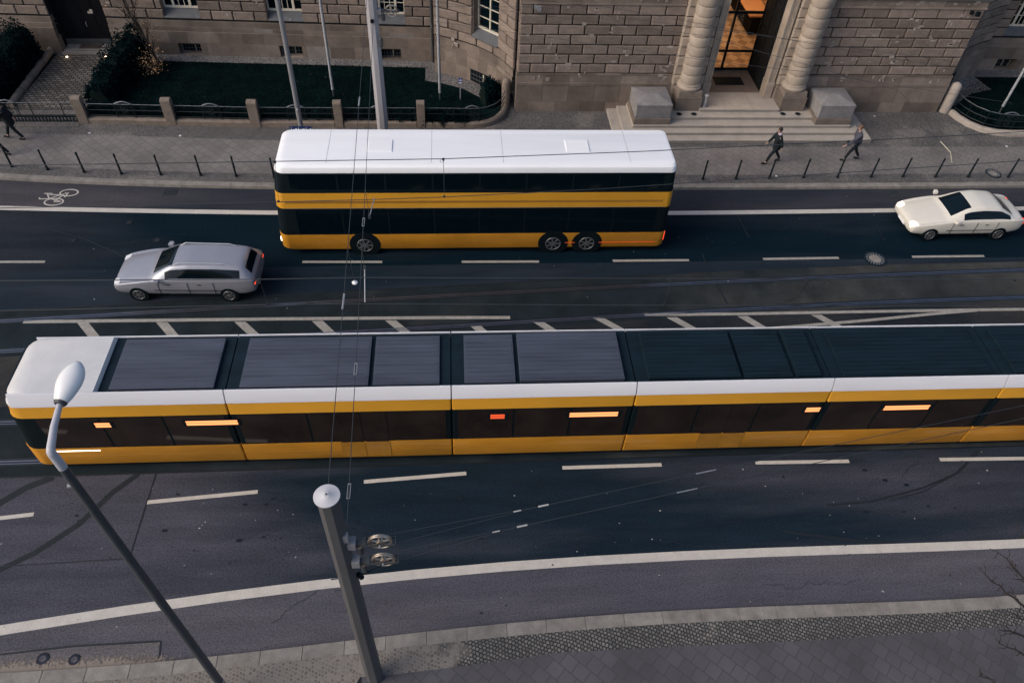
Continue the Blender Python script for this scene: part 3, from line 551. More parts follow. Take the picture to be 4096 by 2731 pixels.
# --- portal: rusticated pilaster strips, jambs, columns
def portal_side(sg):
    cx = 13.54+sg*-2.49      # column axis
    m = MB()
    for c in range(9):
        z0 = 1.62+c*.45; k = .0 if c % 2 else .06
        for xa, xb in ((cx-.72, cx+.72),):
            block(m, (xa,32.12), (xb,32.12), (0,-1), (0,-1), z0+.016, z0+.434, -.4, .26+k, .03)
    m.box(cx-.70, cx+.70, 31.95, 32.6, .0, 1.6)
    m.build('pilaster', COLUMN, B0)
    c = empty('column', (cx,31.62,.72)); c.parent = B0; c.location = Vector((cx,31.62,.72))-B0.location
    prof = []
    p = MB(); p.box(cx-.6, cx+.6, 31.04, 32.1, .70, 1.40); p.hexa([(cx-.56,31.08,1.40),(cx+.56,31.08,1.40),(cx+.56,32.1,1.40),(cx-.56,32.1,1.40),(cx-.53,31.10,1.66),(cx+.53,31.10,1.66),(cx+.53,32.1,1.66),(cx-.53,32.1,1.66)])
    p.build('pedestal', PLINTH, c, bevel=.015)
    prof = [(.54,1.665),(.56,1.70),(.575,1.75),(.56,1.80),(.52,1.82),(.50,1.85),(.515,1.88),(.50,1.91),(.455,1.925)]
    z = 1.925
    q = MB(); q.lathe(prof, cx, 31.62, 32); q.build('base_moulding', COLUMN, c, auto=50)
    q = MB()
    for k in range(9):
        h = .445; q.lathe([(.40,z+.004),(.442,z+.008),(.458,z+.06),(.468,z+.16),(.468,z+.30),(.455,z+.40),(.438,z+h-.012),(.40,z+h-.006)], cx, 31.62, 32); z += h
    q.build('shaft', COLUMN, c, auto=50)
    # jamb: moulded strip beside the door
    j = MB(); s = -sg
    x0, x1 = (11.84, 12.18) if sg > 0 else (14.9, 15.24)
    jj = MB()
    a, b = x0, x1
    for i, (xa, xb, yf) in enumerate(((a, a+.08, 31.95), (a+.083, a+.26, 31.99), (a+.263, b, 31.96)) if sg > 0 else ((b-.08, b, 31.95), (b-.26, b-.083, 31.99), (a, b-.263, 31.96))):
        jj.box(xa, xb, yf, 32.7-.002*i, 1.66, 6.2)
    jj.box(a-.03, b+.03, 31.9, 32.7, 1.46, 1.655); jj.box(a-.02, b+.02, 31.92, 32.7, .84, 1.455)
    jj.build('door_jamb', COLUMN, B0, bevel=.01)
portal_side(1); portal_side(-1)
# entrance floor, doormat, lobby
m = MB(); m.box(11.7, 15.4, 32.45, 34.6, .5, .874); m.build('threshold', mat('threshold_stone', (.16,.125,.105), rough=.7, var=.15), B0)
m = MB(); m.box(12.9, 14.32, 33.12, 33.86, .876, .892); tag(m.build('door_mat', BLACK), 'dark rectangular door mat in front of the glass entrance door', 'mat')
m = MB(); m.box(10.5, 18.5, 34.66, 44, .55, .87); m.build('lobby_floor', CHECK, B0)
m = MB(); m.box(10.4, 10.5, 34.6, 44, .87, 6.5); m.box(18.5, 18.6, 34.6, 44, .87, 6.5); m.box(10.4, 18.6, 44, 44.1, .87, 6.5); m.box(10.4, 18.6, 34.3, 44.1, 6.5, 6.7); m.box(10.4, 12.10, 34.5, 34.7, .87, 6.5); m.box(14.97, 18.6, 34.5, 34.7, .87, 6.5); m.box(12.1,14.97,34.5,34.7,5.6,6.5)
m.build('lobby_wall', WARM_WALL, B0)
m = MB(); m.box(11.3, 15.8, 32.7, 34.4, 6.2, 6.4); m.box(10.4,12.0,32.7,34.5,.4,6.3); m.box(15.1,16.7,32.7,34.5,.4,6.3); m.build('porch_wall', PLINTH, B0)
d = MB()
for xa, xb in ((12.11,12.2),(13.50,13.60),(14.88,14.96)): d.box(xa, xb, 34.56, 34.66, .875, 5.6)
for za, zb_ in ((.876,.97),(1.80,1.90),(3.70,3.82)): d.box(12.2, 13.5, 34.57, 34.65, za, zb_); d.box(13.6, 14.88, 34.57, 34.65, za, zb_)
dr = d.build('glass_door', BLACK, B0)
g_ = bpy.data.materials.new('clear_glass'); g_.use_nodes = True; gn = g_.node_tree.nodes; gl = g_.node_tree.links
tr = gn.new('ShaderNodeBsdfTransparent'); tr.inputs[0].default_value = (.8,.8,.78,1); gs_ = gn.new('ShaderNodeBsdfGlossy'); gs_.inputs['Roughness'].default_value = .03; fr_ = gn.new('ShaderNodeFresnel'); mx_ = gn.new('ShaderNodeMixShader')
gl.new(fr_.outputs[0], mx_.inputs[0]); gl.new(tr.outputs[0], mx_.inputs[1]); gl.new(gs_.outputs[0], mx_.inputs[2]); gl.new(mx_.outputs[0], gn['Material Output'].inputs['Surface'])
d = MB(); d.box(12.2,13.5,34.60,34.61,.97,1.8); d.box(13.6,14.88,34.60,34.61,.97,1.8); d.box(12.2,13.5,34.60,34.61,1.9,3.7); d.box(13.6,14.88,34.60,34.61,1.9,3.7)
o = d.build('pane', g_); o.parent = dr; o.location = Vector((0,0,0))-B0.location
def leaf(x0, x1, y0, y1):
    d = MB(); d.box(x0, x1, y0, y1, .9, 5.9)
    xi = x0-.02 if x0 > 13.5 else x1+.02
    for k in range(6):
        for j in range(2):
            ya = y0+.12+j*(y1-y0-.12)/2; yb = ya+(y1-y0-.36)/2; za = 1.1+k*.79
            d.hexa([(min(xi,x0 if x0>13.5 else x1),ya,za),(max(xi,x0 if x0>13.5 else x1),ya,za),(max(xi,x0 if x0>13.5 else x1),yb,za),(min(xi,x0 if x0>13.5 else x1),yb,za),(min(xi,x0 if x0>13.5 else x1),ya,za+.66),(max(xi,x0 if x0>13.5 else x1),ya,za+.66),(max(xi,x0 if x0>13.5 else x1),yb,za+.66),(min(xi,x0 if x0>13.5 else x1),yb,za+.66)])
    d.build('door_leaf', mat('dark_bronze_door', (.010,.012,.014), rough=.85, var=.25, spec=.1), B0)
leaf(14.86, 14.96, 32.5, 34.4); leaf(12.12, 12.22, 32.72, 34.4)
# lobby things
t = empty('reception_desk', (15.2,38.5,.87), 'orange wooden reception desk seen through the lit entrance door', 'desk')
m = MB(); m.box(15.75,16.9,38.2,42.2,1.86,1.93); m.build('desk_top', DESK, t, bevel=.01)
m = MB(); m.box(15.95,16.8,38.3,42.1,.875,1.857); m.build('desk_front', WOOD_D, t)
m = MB(); m.box(16.0,16.4,40.2,40.26,2.0,2.25); m.box(16.15,16.25,40.21,40.25,1.935,2.0); tag(m.build('monitor', BLACK), 'black monitor standing on the reception desk', 'monitor')
m = MB(); m.box(13.95,14.25,36.35,36.62,.873,.878); tag(m.build('floor_plate', STEEL), 'small grey square plate on the checkered lobby floor', 'plate')
al = bpy.data.lights.new('lobby_lamp', 'AREA'); al.shape = 'RECTANGLE'; al.size = 4; al.size_y = 6; al.energy = 330; al.color = (1, .68, .42)
ao = bpy.data.objects.new('lobby_lamp', al); C.objects.link(ao); ao.location = (14,39,6.4)
for x, y in ((12.9,36.0),(13.1,38.2)):
    pl = bpy.data.lights.new('lobby_spot', 'POINT'); pl.energy = 45; pl.color = (1,.62,.32); pl.shadow_soft_size = .06; po = bpy.data.objects.new('lobby_spot', pl); C.objects.link(po); po.location = (x,y,2.6)
# --- wings with windows
def wing(P, Q, openings, basements, door=None, mirror=False, xflip=None, zc0=1.90):
    P = Vector(P); Q = Vector(Q); L = (Q-P).length; t = (Q-P)/L; n = Vector((t.y,-t.x))
    q = lambda s, d, z: (*(P+t*s+n*d), z)
    m = MB(); ops = [(a,b,1.98,4.6) for a, b in openings]+([(door[0],door[1],0,4.5)] if door else [])
    rustic(m, [tuple(P), tuple(Q)], zc0+.02, 9, .465, 1.02, ops, -.04, .06, mi=0, phase=.3)
    wall_holes(m, P, Q, zc0-.05, 8, -.02, [(a,b,2.02,4.6) for a, b in openings]+([(door[0],door[1],zc0-.05,4.5)] if door else []), .38, 1)
    # reveals in lighter stone sit 2 mm inside the dark ones
    for a, b in openings:
        for s0, s1 in ((a,a+.004),(b-.004,b)):
            m.hexa([q(s0,.05,1.98),q(s1,.05,1.98),q(s1,-.36,1.98),q(s0,-.36,1.98),q(s0,.05,4.6),q(s1,.05,4.6),q(s1,-.36,4.6),q(s0,-.36,4.6)], 0)
    patches(m, P+n*.06, Q+n*.06, 2.0, 4.0, 0, 16, 2, rnd)
    m.build('wall', [STONE, STONE_D, PATCH], B0)
    m = MB(); H = [(a,b,.17,.76) for a, b in basements]+([(door[0],door[1],0,3)] if door else [])
    sp = list(np.arange(.4, L, 1.18))
    wall_holes(m, P, Q, 0, .78, .150, H, .42, 0, splits=sp)
    wall_holes(m, P, Q, .785, 1.34, .146, [(door[0],door[1],0,3)] if door else [], .3, 0, splits=[s+.5 for s in sp])
    wall_holes(m, P, Q, 1.355, 1.56, .10, [(door[0],door[1],0,3)] if door else [], .3, 0, splits=sp)
    wall_holes(m, P, Q, 1.565, 1.845, .05, [(door[0],door[1],0,3)] if door else [], .3, 0, splits=[s+.5 for s in sp])
    # individual slabs of different tone, 3 mm proud
    for zA, zB, dd, sh in ((.13,.775,.151,0),(.79,1.335,.147,.5),(1.36,1.555,.101,.2),(1.575,1.84,.051,.7)):
        s = .4+sh
        while s < L-1.2:
            wd = rnd.choice([.9,1.18,1.18,1.5]); e = min(s+wd, L-.02)
            if rnd.random() < .62 and not any(h[0]-.02 < e and h[1]+.02 > s and h[2] < zB and h[3] > zA for h in H):
                m.hexa([q(s+.009,dd-.02,zA),q(e-.009,dd-.02,zA),q(e-.009,dd+.003,zA),q(s+.009,dd+.003,zA),q(s+.009,dd-.02,zB),q(e-.009,dd-.02,zB),q(e-.009,dd+.003,zB),q(s+.009,dd+.003,zB)], 1 if rnd.random() < .16 else 0)
            s = e
    patches(m, P+n*.072, Q+n*.072, 1.38, 1.5, 0, 10, 1, rnd)
    m.build('plinth', [PLINTH, mat('pale_plinth_stone', (.215,.192,.175), rough=.9, var=.2, scale=3, spec=.2)], B0)
    for a, b in openings: make_window(q, a, b)
    for a, b in basements:
        g0 = MB(); g0.hexa([q(a,-.32,.17),q(b,-.32,.17),q(b,-.36,.17),q(a,-.36,.17),q(a,-.32,.76),q(b,-.32,.76),q(b,-.36,.76),q(a,-.36,.76)])
        w0 = g0.build('basement_window', GLASS, B0)
        g0 = MB(); k = 7
        for i in range(k):
            s = a+.08+(b-a-.16)*i/(k-1); g0.tube([q(s,-.2,.18),q(s,-.2,.75)], .014, 6)
        for z in (.36,.56): g0.tube([q(a,-.2,z),q(b,-.2,z)], .012, 6)
        o = g0.build('window_bars', POLE_D); o.parent = w0; o.location = -B0.location
        g0 = MB(); s = (a+b)/2+.12; g0.hexa([q(s-.03,-.318,.18),q(s+.03,-.318,.18),q(s+.03,-.30,.18),q(s-.03,-.30,.18),q(s-.03,-.318,.75),q(s+.03,-.318,.75),q(s+.03,-.30,.75),q(s-.03,-.30,.75)]); 
        for e in (a+.03,b-.03): g0.hexa([q(e-.025,-.318,.18),q(e+.025,-.318,.18),q(e+.025,-.30,.18),q(e-.025,-.30,.18),q(e-.025,-.318,.75),q(e+.025,-.318,.75),q(e+.025,-.30,.75),q(e-.025,-.30,.75)])
        o = g0.build('frame', WIN_W); o.parent = w0; o.location = -B0.location
    return q, L
def make_window(q, a, b, z0=2.33, z1=4.6, dep=-.30, narrow=False):
    g0 = MB(); g0.hexa([q(a,dep-.05,z0),q(b,dep-.05,z0),q(b,dep-.09,z0),q(a,dep-.09,z0),q(a,dep-.05,z1),q(b,dep-.05,z1),q(b,dep-.09,z1),q(a,dep-.09,z1)])
    w0 = g0.build('window', GLASS, B0); L = b-a
    g0 = MB()
    def bar(s0, s1, za, zb_, d0, d1): g0.hexa([q(s0,d0,za),q(s1,d0,za),q(s1,d1,za),q(s0,d1,za),q(s0,d0,zb_),q(s1,d0,zb_),q(s1,d1,zb_),q(s0,d1,zb_)])
    bar(a,a+.07,z0,z1,dep,dep-.1); bar(b-.07,b,z0,z1,dep,dep-.1); bar(a+.07,b-.07,z0,z0+.09,dep+.02,dep-.1)
    if narrow:
        bar(b-.16,b-.072,z0+.09,z1,dep+.01,dep-.1); s = (a+b)/2-.05; bar(s-.014,s+.014,z0+.1,z1,dep-.005,dep-.1)
    else:
        for f in (.27,.73): bar(a+L*f-.055,a+L*f+.055,z0+.09,z1,dep+.01,dep-.1)
        for f in (.425,.575): bar(a+L*f-.014,a+L*f+.014,z0+.09,z1,dep-.01,dep-.1)
    for z in (z0+.55,z0+1.1,z0+1.65): bar(a+.07,b-.07,z-.012,z+.012,dep-.012,dep-.1)
    o = g0.build('frame', WIN_W); o.parent = w0; o.location = -B0.location
    g0 = MB(); g0.hexa([q(a+.006,.07,1.97),q(b-.006,.07,1.97),q(b-.006,dep-.08,1.97),q(a+.006,dep-.08,1.97),q(a+.006,.07,2.0),q(b-.006,.07,2.0),q(b-.006,dep-.02,2.325),q(a+.006,dep-.02,2.325)])
    o = g0.build('sill', FLASH); o.parent = w0; o.location = -B0.location
WL = (-30.0, 37.90); WR = (-.62, 36.72)
dx = lambda x: (x-WL[0])*math.hypot(1, (WR[1]-WL[1])/(WR[0]-WL[0]))
qL, LL = wing(WL, WR, [(dx(-13.62),dx(-11.9)),(dx(-8.70),dx(-6.98)),(dx(-3.78),dx(-2.06)),(dx(-24.5),dx(-22.8))], [(dx(-13.33),dx(-12.23)),(dx(-8.38),dx(-7.26)),(dx(-3.46),dx(-2.36)),(dx(-22.8),dx(-21.7))], door=(dx(-19.06),dx(-16.42)))
# left doorway
m = MB(); m.box(-19.4,-16.1,38.05,38.3,0,5.2); m.build('doorway_wall', STONE_D, B0)
m = MB(); m.box(-18.96,-16.6,37.3,38.04,0,.25); m.box(-19.02,-16.5,37.02,37.55,0,.18); m.build('doorstep', mat('doorstep_stone', (.16,.15,.145), rough=.8, var=.15, fine=.15), B0)
m = MB(); m.box(-19.0,-17.79,37.93,38.04,.26,4.5); m.box(-17.77,-16.55,37.93,38.04,.26,4.5)
for x0 in (-18.9,-17.67):
    for xx in (x0, x0+.53):
        for za, zb_ in ((.75,1.7),(1.85,3.2)): m.box(xx+.04,xx+.46,37.915,37.94,za,zb_)
dd = m.build('double_door', WOOD_D, B0)
m = MB(); m.tube([(-17.70,37.9,1.15),(-17.70,37.84,1.18),(-17.70,37.84,1.36),(-17.70,37.9,1.39)], .014, 8); o = m.build('handle', STEEL); o.parent = dd; o.location = -B0.location
m = MB(); m.box(-19.0,-16.55,37.905,37.928,.26,.52); o = m.build('kick_plate', POLE_D); o.parent = dd; o.location = -B0.location
m = MB(); m.box(-18.3,-17.3,37.42,37.85,.252,.268); tag(m.build('door_mat', mat('brown_mat', (.035,.024,.022), rough=.95, var=.3, scale=30)), 'brown door mat in front of the dark double door', 'mat')
m = MB(); m.box(-16.05,-15.75,37.02,37.16,3.02,3.3); t = m.build('wall_plaque', PAPER, B0)
# curved corner wings (left, and its mirror on the right)
CURVE = [(-.62,35.72),(-.1,35.5),(.45,35.22),(.98,34.9),(1.5,34.5),(1.95,34.08),(2.35,33.58),(2.68,32.98),(2.98,32.4)]
def curved(path, win_idx, mirrored):
    pts = [Vector(p) for p in path]
    off = lambda d: [tuple(p+n_*d) for p, n_ in zip(pts, norms)]
    norms = []
    for i in range(len(pts)):
        a = pts[max(i-1,0)]; b = pts[min(i+1,len(pts)-1)]; t = (b-a).normalized(); norms.append(Vector((t.y,-t.x)))
    cum = [0]
    for a, b in zip(pts[:-1], pts[1:]): cum.append(cum[-1]+(b-a).length)
    L = cum[-1]
    m = MB(); s0, s1 = (L*.40, L*.73) if not mirrored else (L*.27, L*.60)
    rustic(m, path, 2.0, 8, .45, 1.05, [(s0,s1,2.44,4.7)], -.05, .06, mi=0, phase=.2)
    def ringwall(m, z0, z1, d, mi, hole=None):
        P = off(d)
        for i in range(len(P)-1):
            if hole and cum[i] > hole[0]-.25 and cum[i+1] < hole[1]+.25:
                for za, zb_ in ((z0,hole[2]),(hole[3],z1)):
                    if zb_ > za: m.quad((*P[i],za),(*P[i+1],za),(*P[i+1],zb_),(*P[i],zb_),mi)
                continue
            m.quad((*P[i],z0),(*P[i+1],z0),(*P[i+1],z1),(*P[i],z1),mi)
        Pb = off(d-.4)
        for i in range(len(P)-1): m.quad((*P[i],z1),(*P[i+1],z1),(*Pb[i+1],z1),(*Pb[i],z1),mi)
    ringwall(m, 1.9, 8, -.02, 1, (s0,s1,2.44,4.7))
    # window niche
    def at(s):
        i = min(max(int(np.searchsorted(cum, s, 'right'))-1, 0), len(pts)-2); f = (s-cum[i])/(cum[i+1]-cum[i]); return pts[i]+(pts[i+1]-pts[i])*f
    A, Bp = at(s0), at(s1); t = (Bp-A).normalized(); n_ = Vector((t.y,-t.x)); W_ = (Bp-A).length
    q = lambda s, d, z: (*(A+t*s+n_*d), z)
    for sA, sB in ((-.0,.05),(W_-.05,W_)):
        m.hexa([q(sA,-.02,2.4),q(sB,-.02,2.4),q(sB,-.5,2.4),q(sA,-.5,2.4),q(sA,-.02,4.7),q(sB,-.02,4.7),q(sB,-.5,4.7),q(sA,-.5,4.7)], 0)
    m.quad(q(-.3,-.5,2.0),q(W_+.3,-.5,2.0),q(W_+.3,-.5,5),q(-.3,-.5,5),1)
    m.build('curved_wall', [STONE, STONE_D], B0)
    g0 = MB(); g0.hexa([q(.05,-.40,2.75),q(W_-.05,-.40,2.75),q(W_-.05,-.44,2.75),q(.05,-.44,2.75),q(.05,-.40,4.7),q(W_-.05,-.40,4.7),q(W_-.05,-.44,4.7),q(.05,-.44,4.7)]); w0 = g0.build('window', GLASS, B0)
    g0 = MB()
    def bar(s0_, s1_, za, zb_, d0, d1): g0.hexa([q(s0_,d0,za),q(s1_,d0,za),q(s1_,d1,za),q(s0_,d1,za),q(s0_,d0,zb_),q(s1_,d0,zb_),q(s1_,d1,zb_),q(s0_,d1,zb_)])
    bar(.05,.12,2.75,4.7,-.32,-.43); bar(W_-.2,W_-.05,2.75,4.7,-.30,-.43); bar(.12,W_-.2,2.75,2.84,-.30,-.43); bar(W_*.46,W_*.5,2.84,4.7,-.34,-.43)
    for z in (3.3,3.8,4.3): bar(.12,W_-.2,z-.014,z+.014,-.35,-.43)
    o = g0.build('frame', WIN_W); o.parent = w0; o.location = -B0.location
    g0 = MB(); g0.hexa([q(.0,.10,2.42),q(W_,.10,2.42),q(W_,-.43,2.42),q(0,-.43,2.42),q(0,.10,2.46),q(W_,.10,2.46),q(W_,-.33,2.745),q(0,-.33,2.745)]); o = g0.build('sill', FLASH); o.parent = w0; o.location = -B0.location
    m = MB(); b0, b1 = (L*.40, L*.64) if not mirrored else (L*.36, L*.6)
    bh = None
    ringwall(m, 0, .80, .130, 0); ringwall(m, .804, 1.40, .126, 0); ringwall(m, 1.404, 1.62, .085, 0); ringwall(m, 1.624, 1.95, .04, 0)
    patches(m, at(L*.1)+Vector(norms[1])*.1, at(L*.35)+Vector(norms[3])*.1, 1.45, 1.75, 0, 3, 1, rnd)
    m.build('plinth', [PLINTH, PATCH], B0)
    A, Bp = at(b0), at(b1); t2 = (Bp-A).normalized(); n2 = Vector((t2.y,-t2.x)); W2 = (Bp-A).length
    q2 = lambda s, d, z: (*(A+t2*s+n2*d), z)
    g0 = MB(); g0.hexa([q2(0,.137,.2),q2(W2,.137,.2),q2(W2,.0,.2),q2(0,.0,.2),q2(0,.137,.8),q2(W2,.137,.8),q2(W2,.0,.8),q2(0,.0,.8)]); w0 = g0.build('basement_window', BLACK, B0)
    g0 = MB()
    for i in range(7): s = .06+(W2-.12)*i/6; g0.tube([q2(s,.155,.2),q2(s,.155,.8)], .013, 6)
    for z in (.38,.6): g0.tube([q2(0,.155,z),q2(W2,.155,z)], .012, 6)
    o = g0.build('window_bars', POLE_D); o.parent = w0; o.location = -B0.location
    g0 = MB(); g0.hexa([q2(W2*.66,.139,.22),q2(W2*.72,.139,.22),q2(W2*.72,.145,.22),q2(W2*.66,.145,.22),q2(W2*.66,.139,.78),q2(W2*.72,.139,.78),q2(W2*.72,.145,.78),q2(W2*.66,.145,.78)]); o = g0.build('frame', WIN_W); o.parent = w0; o.location = -B0.location
curved(CURVE, 0, False)
MIR = lambda P: [(27-x, y) for x, y in P][::-1]
curved(MIR(CURVE), 0, True)
m = MB(); m.box(-.66,-.6,35.7,36.9,0,8); m.box(27.6,27.66,35.7,36.9,0,8); m.build('return_wall', PLINTH, B0)
qR, LR = wing((27.62,36.28), (58.0,36.0), [(1.0,2.7),(5.9,7.6)], [(1.35,2.45),(6.2,7.3)])
m = MB(); m.tube([(-.78,36.55,.1),(-.78,36.55,1.9),(-.78,36.62,2.1),(-.78,36.62,7)], .065, 10); m.build('downpipe', POLE_D, B0)
for x, s_ in ((3.75,1),(23.25,-1)):
    m = MB(); m.box(x-.06,x+.06,31.93,32.06,4.98,5.12); m.tube([(x,31.95,5.05),(x+.1*s_,31.8,5.12)], .02, 6); m.box(x+.04,x+.2,31.66,31.8,5.02,5.2); m.build('security_camera', STEEL if s_ > 0 else BLACK, B0)

# ------------------------------------------------------------------ entrance steps, pedestals, small things on them
T = empty('entrance_steps', (13.5,30.6,PV), 'broad flight of pale granite steps leading up to the columned entrance', 'steps')
for i, (x0, x1, yf, z) in enumerate(((7.45,19.52,29.3,.27),(7.9,19.07,29.7,.42),(8.35,18.65,30.05,.57),(9.9,17.1,30.5,.72),(11.6,15.42,30.92,.87))):
    m = MB(); nb = max(3, int((x1-x0)/1.7)); yb = 32.0 if i < 4 else 32.46
    for k in range(nb):
        a = x0+(x1-x0)*k/nb; b = x0+(x1-x0)*(k+1)/nb
        m.box(a+.002,b-.002,yf,yb,z-.05,z); m.box(a+.002,b-.002,yf+.03,yb,z-.15+(.0005 if i else 0),z-.051)
    m.build('step', STEP, T, bevel=.008)
def pedestal(x0, x1, lb):
    t = empty('stone_pedestal', ((x0+x1)/2,30.95,.57), lb, 'pedestal', 'pedestals flanking the steps')
    MB().box(x0,x1,30.12,31.80,.572,.86).build('base_course', PLINTH, t, bevel=.012)
    MB().box(x0+.05,x1-.02,30.17,31.76,.862,1.42).build('block', PEDESTAL, t, bevel=.012)
    m = MB(); a,b,c,d = x0+.04,x1-.01,30.16,31.77; cx = (a+b)/2; cy = (c+d)/2
    m.add([(a,c,1.422),(b,c,1.422),(b,d,1.422),(a,d,1.422),(a,c,1.53),(b,c,1.53),(b,d,1.53),(a,d,1.53),(cx-.25,cy,1.66),(cx+.25,cy,1.66)],
          [(0,3,2,1),(0,1,5,4),(1,2,6,5),(2,3,7,6),(3,0,4,7),(4,5,9,8),(5,6,9),(6,7,8,9),(7,4,8)]); m.build('cap_stone', PEDESTAL, t, bevel=.01)
pedestal(8.36, 10.05, 'grey granite pedestal block at the left end of the entrance steps'); pedestal(16.93, 18.62, 'grey granite pedestal block at the right end of the entrance steps')
for x, y, lb in ((10.61,30.77,'outer round recessed uplight in the step before the left column'),(11.31,30.77,'inner round recessed uplight in the step before the left column'),(15.58,30.8,'inner round recessed uplight in the step before the right column'),(16.3,30.8,'outer round recessed uplight in the step before the right column')):
    t = empty('recessed_uplight', (x,y,.72), lb, 'uplight', 'uplights set in the steps')
    m = MB(); flat = m.lathe([(.145,.718),(.145,.726),(.11,.728)], x, y, 24); m.build('ring', POLE_D, t); MB().lathe([(.10,.727),(.10,.7295),(.06,.731)], x, y, 20).build('lens', GLASS, t)
t = empty('ash_bin', (11.86,31.15,.87), 'slim steel standing ash bin beside the pedestal of the left column', 'bin')
MB().lathe([(.085,.872),(.085,1.42)], 11.86,31.15,16).build('bin_body', STEEL, t, auto=40); MB().lathe([(.10,1.425),(.10,1.47),(.06,1.5)], 11.86,31.15,16).build('bin_top', POLE_L, t, auto=40)

# ------------------------------------------------------------------ gardens
Lawn = MB(); Lawn.prism([(-16.2,31.2),(-.9,30.75),(1.2,30.7),(2.2,31.2),(2.62,32.1),(2.3,33.0),(1.45,33.2),(.68,33.96),(-.38,34.5),(-1.12,34.71),(-1.18,35.99),(-4.72,36.16),(-9.55,36.37),(-15.2,36.55)], .0, .14); struct(Lawn.build('lawn', SOIL))
m = MB(); m.prism([(-15.3,36.5),(-1.15,35.95),(-1.15,34.7),(-.3,34.45),(.8,33.9),(1.5,33.15),(2.4,33.0),(3.0,33.0),(2.2,35.2),(-.5,36.0),(-.5,37.2),(-15.3,37.5)], .02, .145); struct(m.build('gravel_strip', PEBBLE))
m = MB(); m.prism([(24.2,33.0),(24.6,31.7),(25.3,30.6),(26.3,30.2),(45,30.2),(45,36.5),(27.7,36.6),(24.2,34)], 0, .14); struct(m.build('gravel_strip', PEBBLE))
m = MB(); m.prism([(24.9,32.4),(25.0,31.6),(25.6,30.75),(26.6,30.35),(45,30.35),(45,35.3),(27.6,35.35),(27.9,34.1),(26.6,33.7)], .05, .155); struct(m.build('lawn', SOIL))
m = MB(); m.prism([(-19.6,32.0),(-16.85,32.0),(-16.6,37.3),(-19.25,37.3)], .02, .15); struct(m.build('cobbled_path', COBBLE))
m = MB(); m.prism([(-30,31.6),(-19.75,31.6),(-19.75,37.6),(-30,38)], .02, .14); struct(m.build('lawn', SOIL))
m = MB(); m.prism([(-20.4,30.6),(-16.3,30.6),(-16.7,32.0),(-19.7,32.0)], .02, .14); struct(m.build('path_threshold', MOSAIC_FAR))
# grass blades over the lawns
def blades(region, count):
    vs = []; fs = []
    for k in range(count):
        while True:
            x = random.uniform(region[0],region[1]); y = random.uniform(region[2],region[3])
            if region[4](x, y): break
        a = random.random()*6.28; h = random.uniform(.04,.10); w_ = .012; z = .15; o = len(vs)
        vs += [(x-w_*math.cos(a),y-w_*math.sin(a),z),(x+w_*math.cos(a),y+w_*math.sin(a),z),(x+random.uniform(-.05,.05),y+random.uniform(-.05,.05),z+h)]; fs.append((o,o+1,o+2))
    return vs, fs
m = MB(); v_, f_ = blades((-15.5,1.4,31.6,36.4,lambda x,y: y < 36.45-(x+15.2)*.033 and not (x > -1.2 and y > 34.6-(x+1.2)*.55)), 26000); m.add(v_, f_); tag(m.build('grass', GRASS), kind='stuff')
m = MB(); v_, f_ = blades((25.2,32,30.6,35.2,lambda x,y: y < 33.8+(x-26)*.7), 7000); m.add(v_, f_); tag(m.build('grass', GRASS), kind='stuff')
# leaf masses
def leaves(m, pts, size, mi=0):
    P = np.asarray(pts); n = len(P); a = rng.random(n)*6.28; tilt = rng.normal(0,.7,(n,2)); s = size*(.6+.8*rng.random(n)); vs = []; fs = []
    for i in range(n):
        u = Vector((math.cos(a[i]),math.sin(a[i]),tilt[i,0])).normalized(); v = Vector((-math.sin(a[i]),math.cos(a[i]),tilt[i,1])).normalized(); p = Vector(P[i]); o = len(vs)
        vs += [p-u*s[i], p-v*s[i]*.55, p+u*s[i], p+v*s[i]*.55]; fs.append((o,o+1,o+2,o+3))
    m.add(vs, fs, mi)
def hedge(name, poly, h, n, lb, dome=.35, size=.06, cat='hedge'):
    """hedge over a centre line [(x,y,halfwidth,height)]"""
    L = poly; pts = []
    for k in range(n):
        i = random.randrange(len(L)-1); f = random.random(); a, b = L[i], L[i+1]
        x = a[0]+(b[0]-a[0])*f; y = a[1]+(b[1]-a[1])*f; wd = a[2]+(b[2]-a[2])*f; hh = (a[3]+(b[3]-a[3])*f)
        t = Vector((b[0]-a[0], b[1]-a[1])).normalized(); th = random.uniform(-1,1)*math.pi/2; r = random.gauss(1,.08)
        lump = 1+.12*math.sin(x*7+y*5)+.1*math.sin(x*13-y*11)
        side = math.sin(th)*wd*r*lump; z = .13+ (abs(math.cos(th))**.55)*hh*r*lump*random.choice([1,1,1,.75,.5])
        pts.append((x-t.y*side, y+t.x*side, z))
    t = empty(name, (L[0][0],L[0][1],.13), lb, cat)
    m = MB(); leaves(m, pts, size); m.build('foliage', LEAF_D, t)
    m = MB()
    core = []
    for (x, y, wd, hh) in L: core.append((x,y,wd*.85,hh*.88))
    for a, b in zip(core[:-1], core[1:]):
        tt = Vector((b[0]-a[0], b[1]-a[1])).normalized(); na = Vector((-tt.y,tt.x))
        P = lambda c, s, z, k: (c[0]+na.x*c[2]*s*k, c[1]+na.y*c[2]*s*k, z)
        m.hexa([P(a,-1,.12,1),P(b,-1,.12,1),P(b,1,.12,1),P(a,1,.12,1),P(a,-1,.12+a[3],.6),P(b,-1,.12+b[3],.6),P(b,1,.12+b[3],.6),P(a,1,.12+a[3],.6)])
    m.build('branch_core', mat('hedge_core', (.006,.012,.012), rough=1, var=.2, spec=.05), t)
    return t
hedge('tall_hedge', [(-14.95,36.55,.40,1.45),(-15.2,35.8,.55,1.6),(-15.55,34.7,.6,1.35),(-15.75,33.5,.6,1.0),(-15.8,32.3,.55,.75)], 1, 9000, 'tall dark conifer hedge right of the cobbled path')
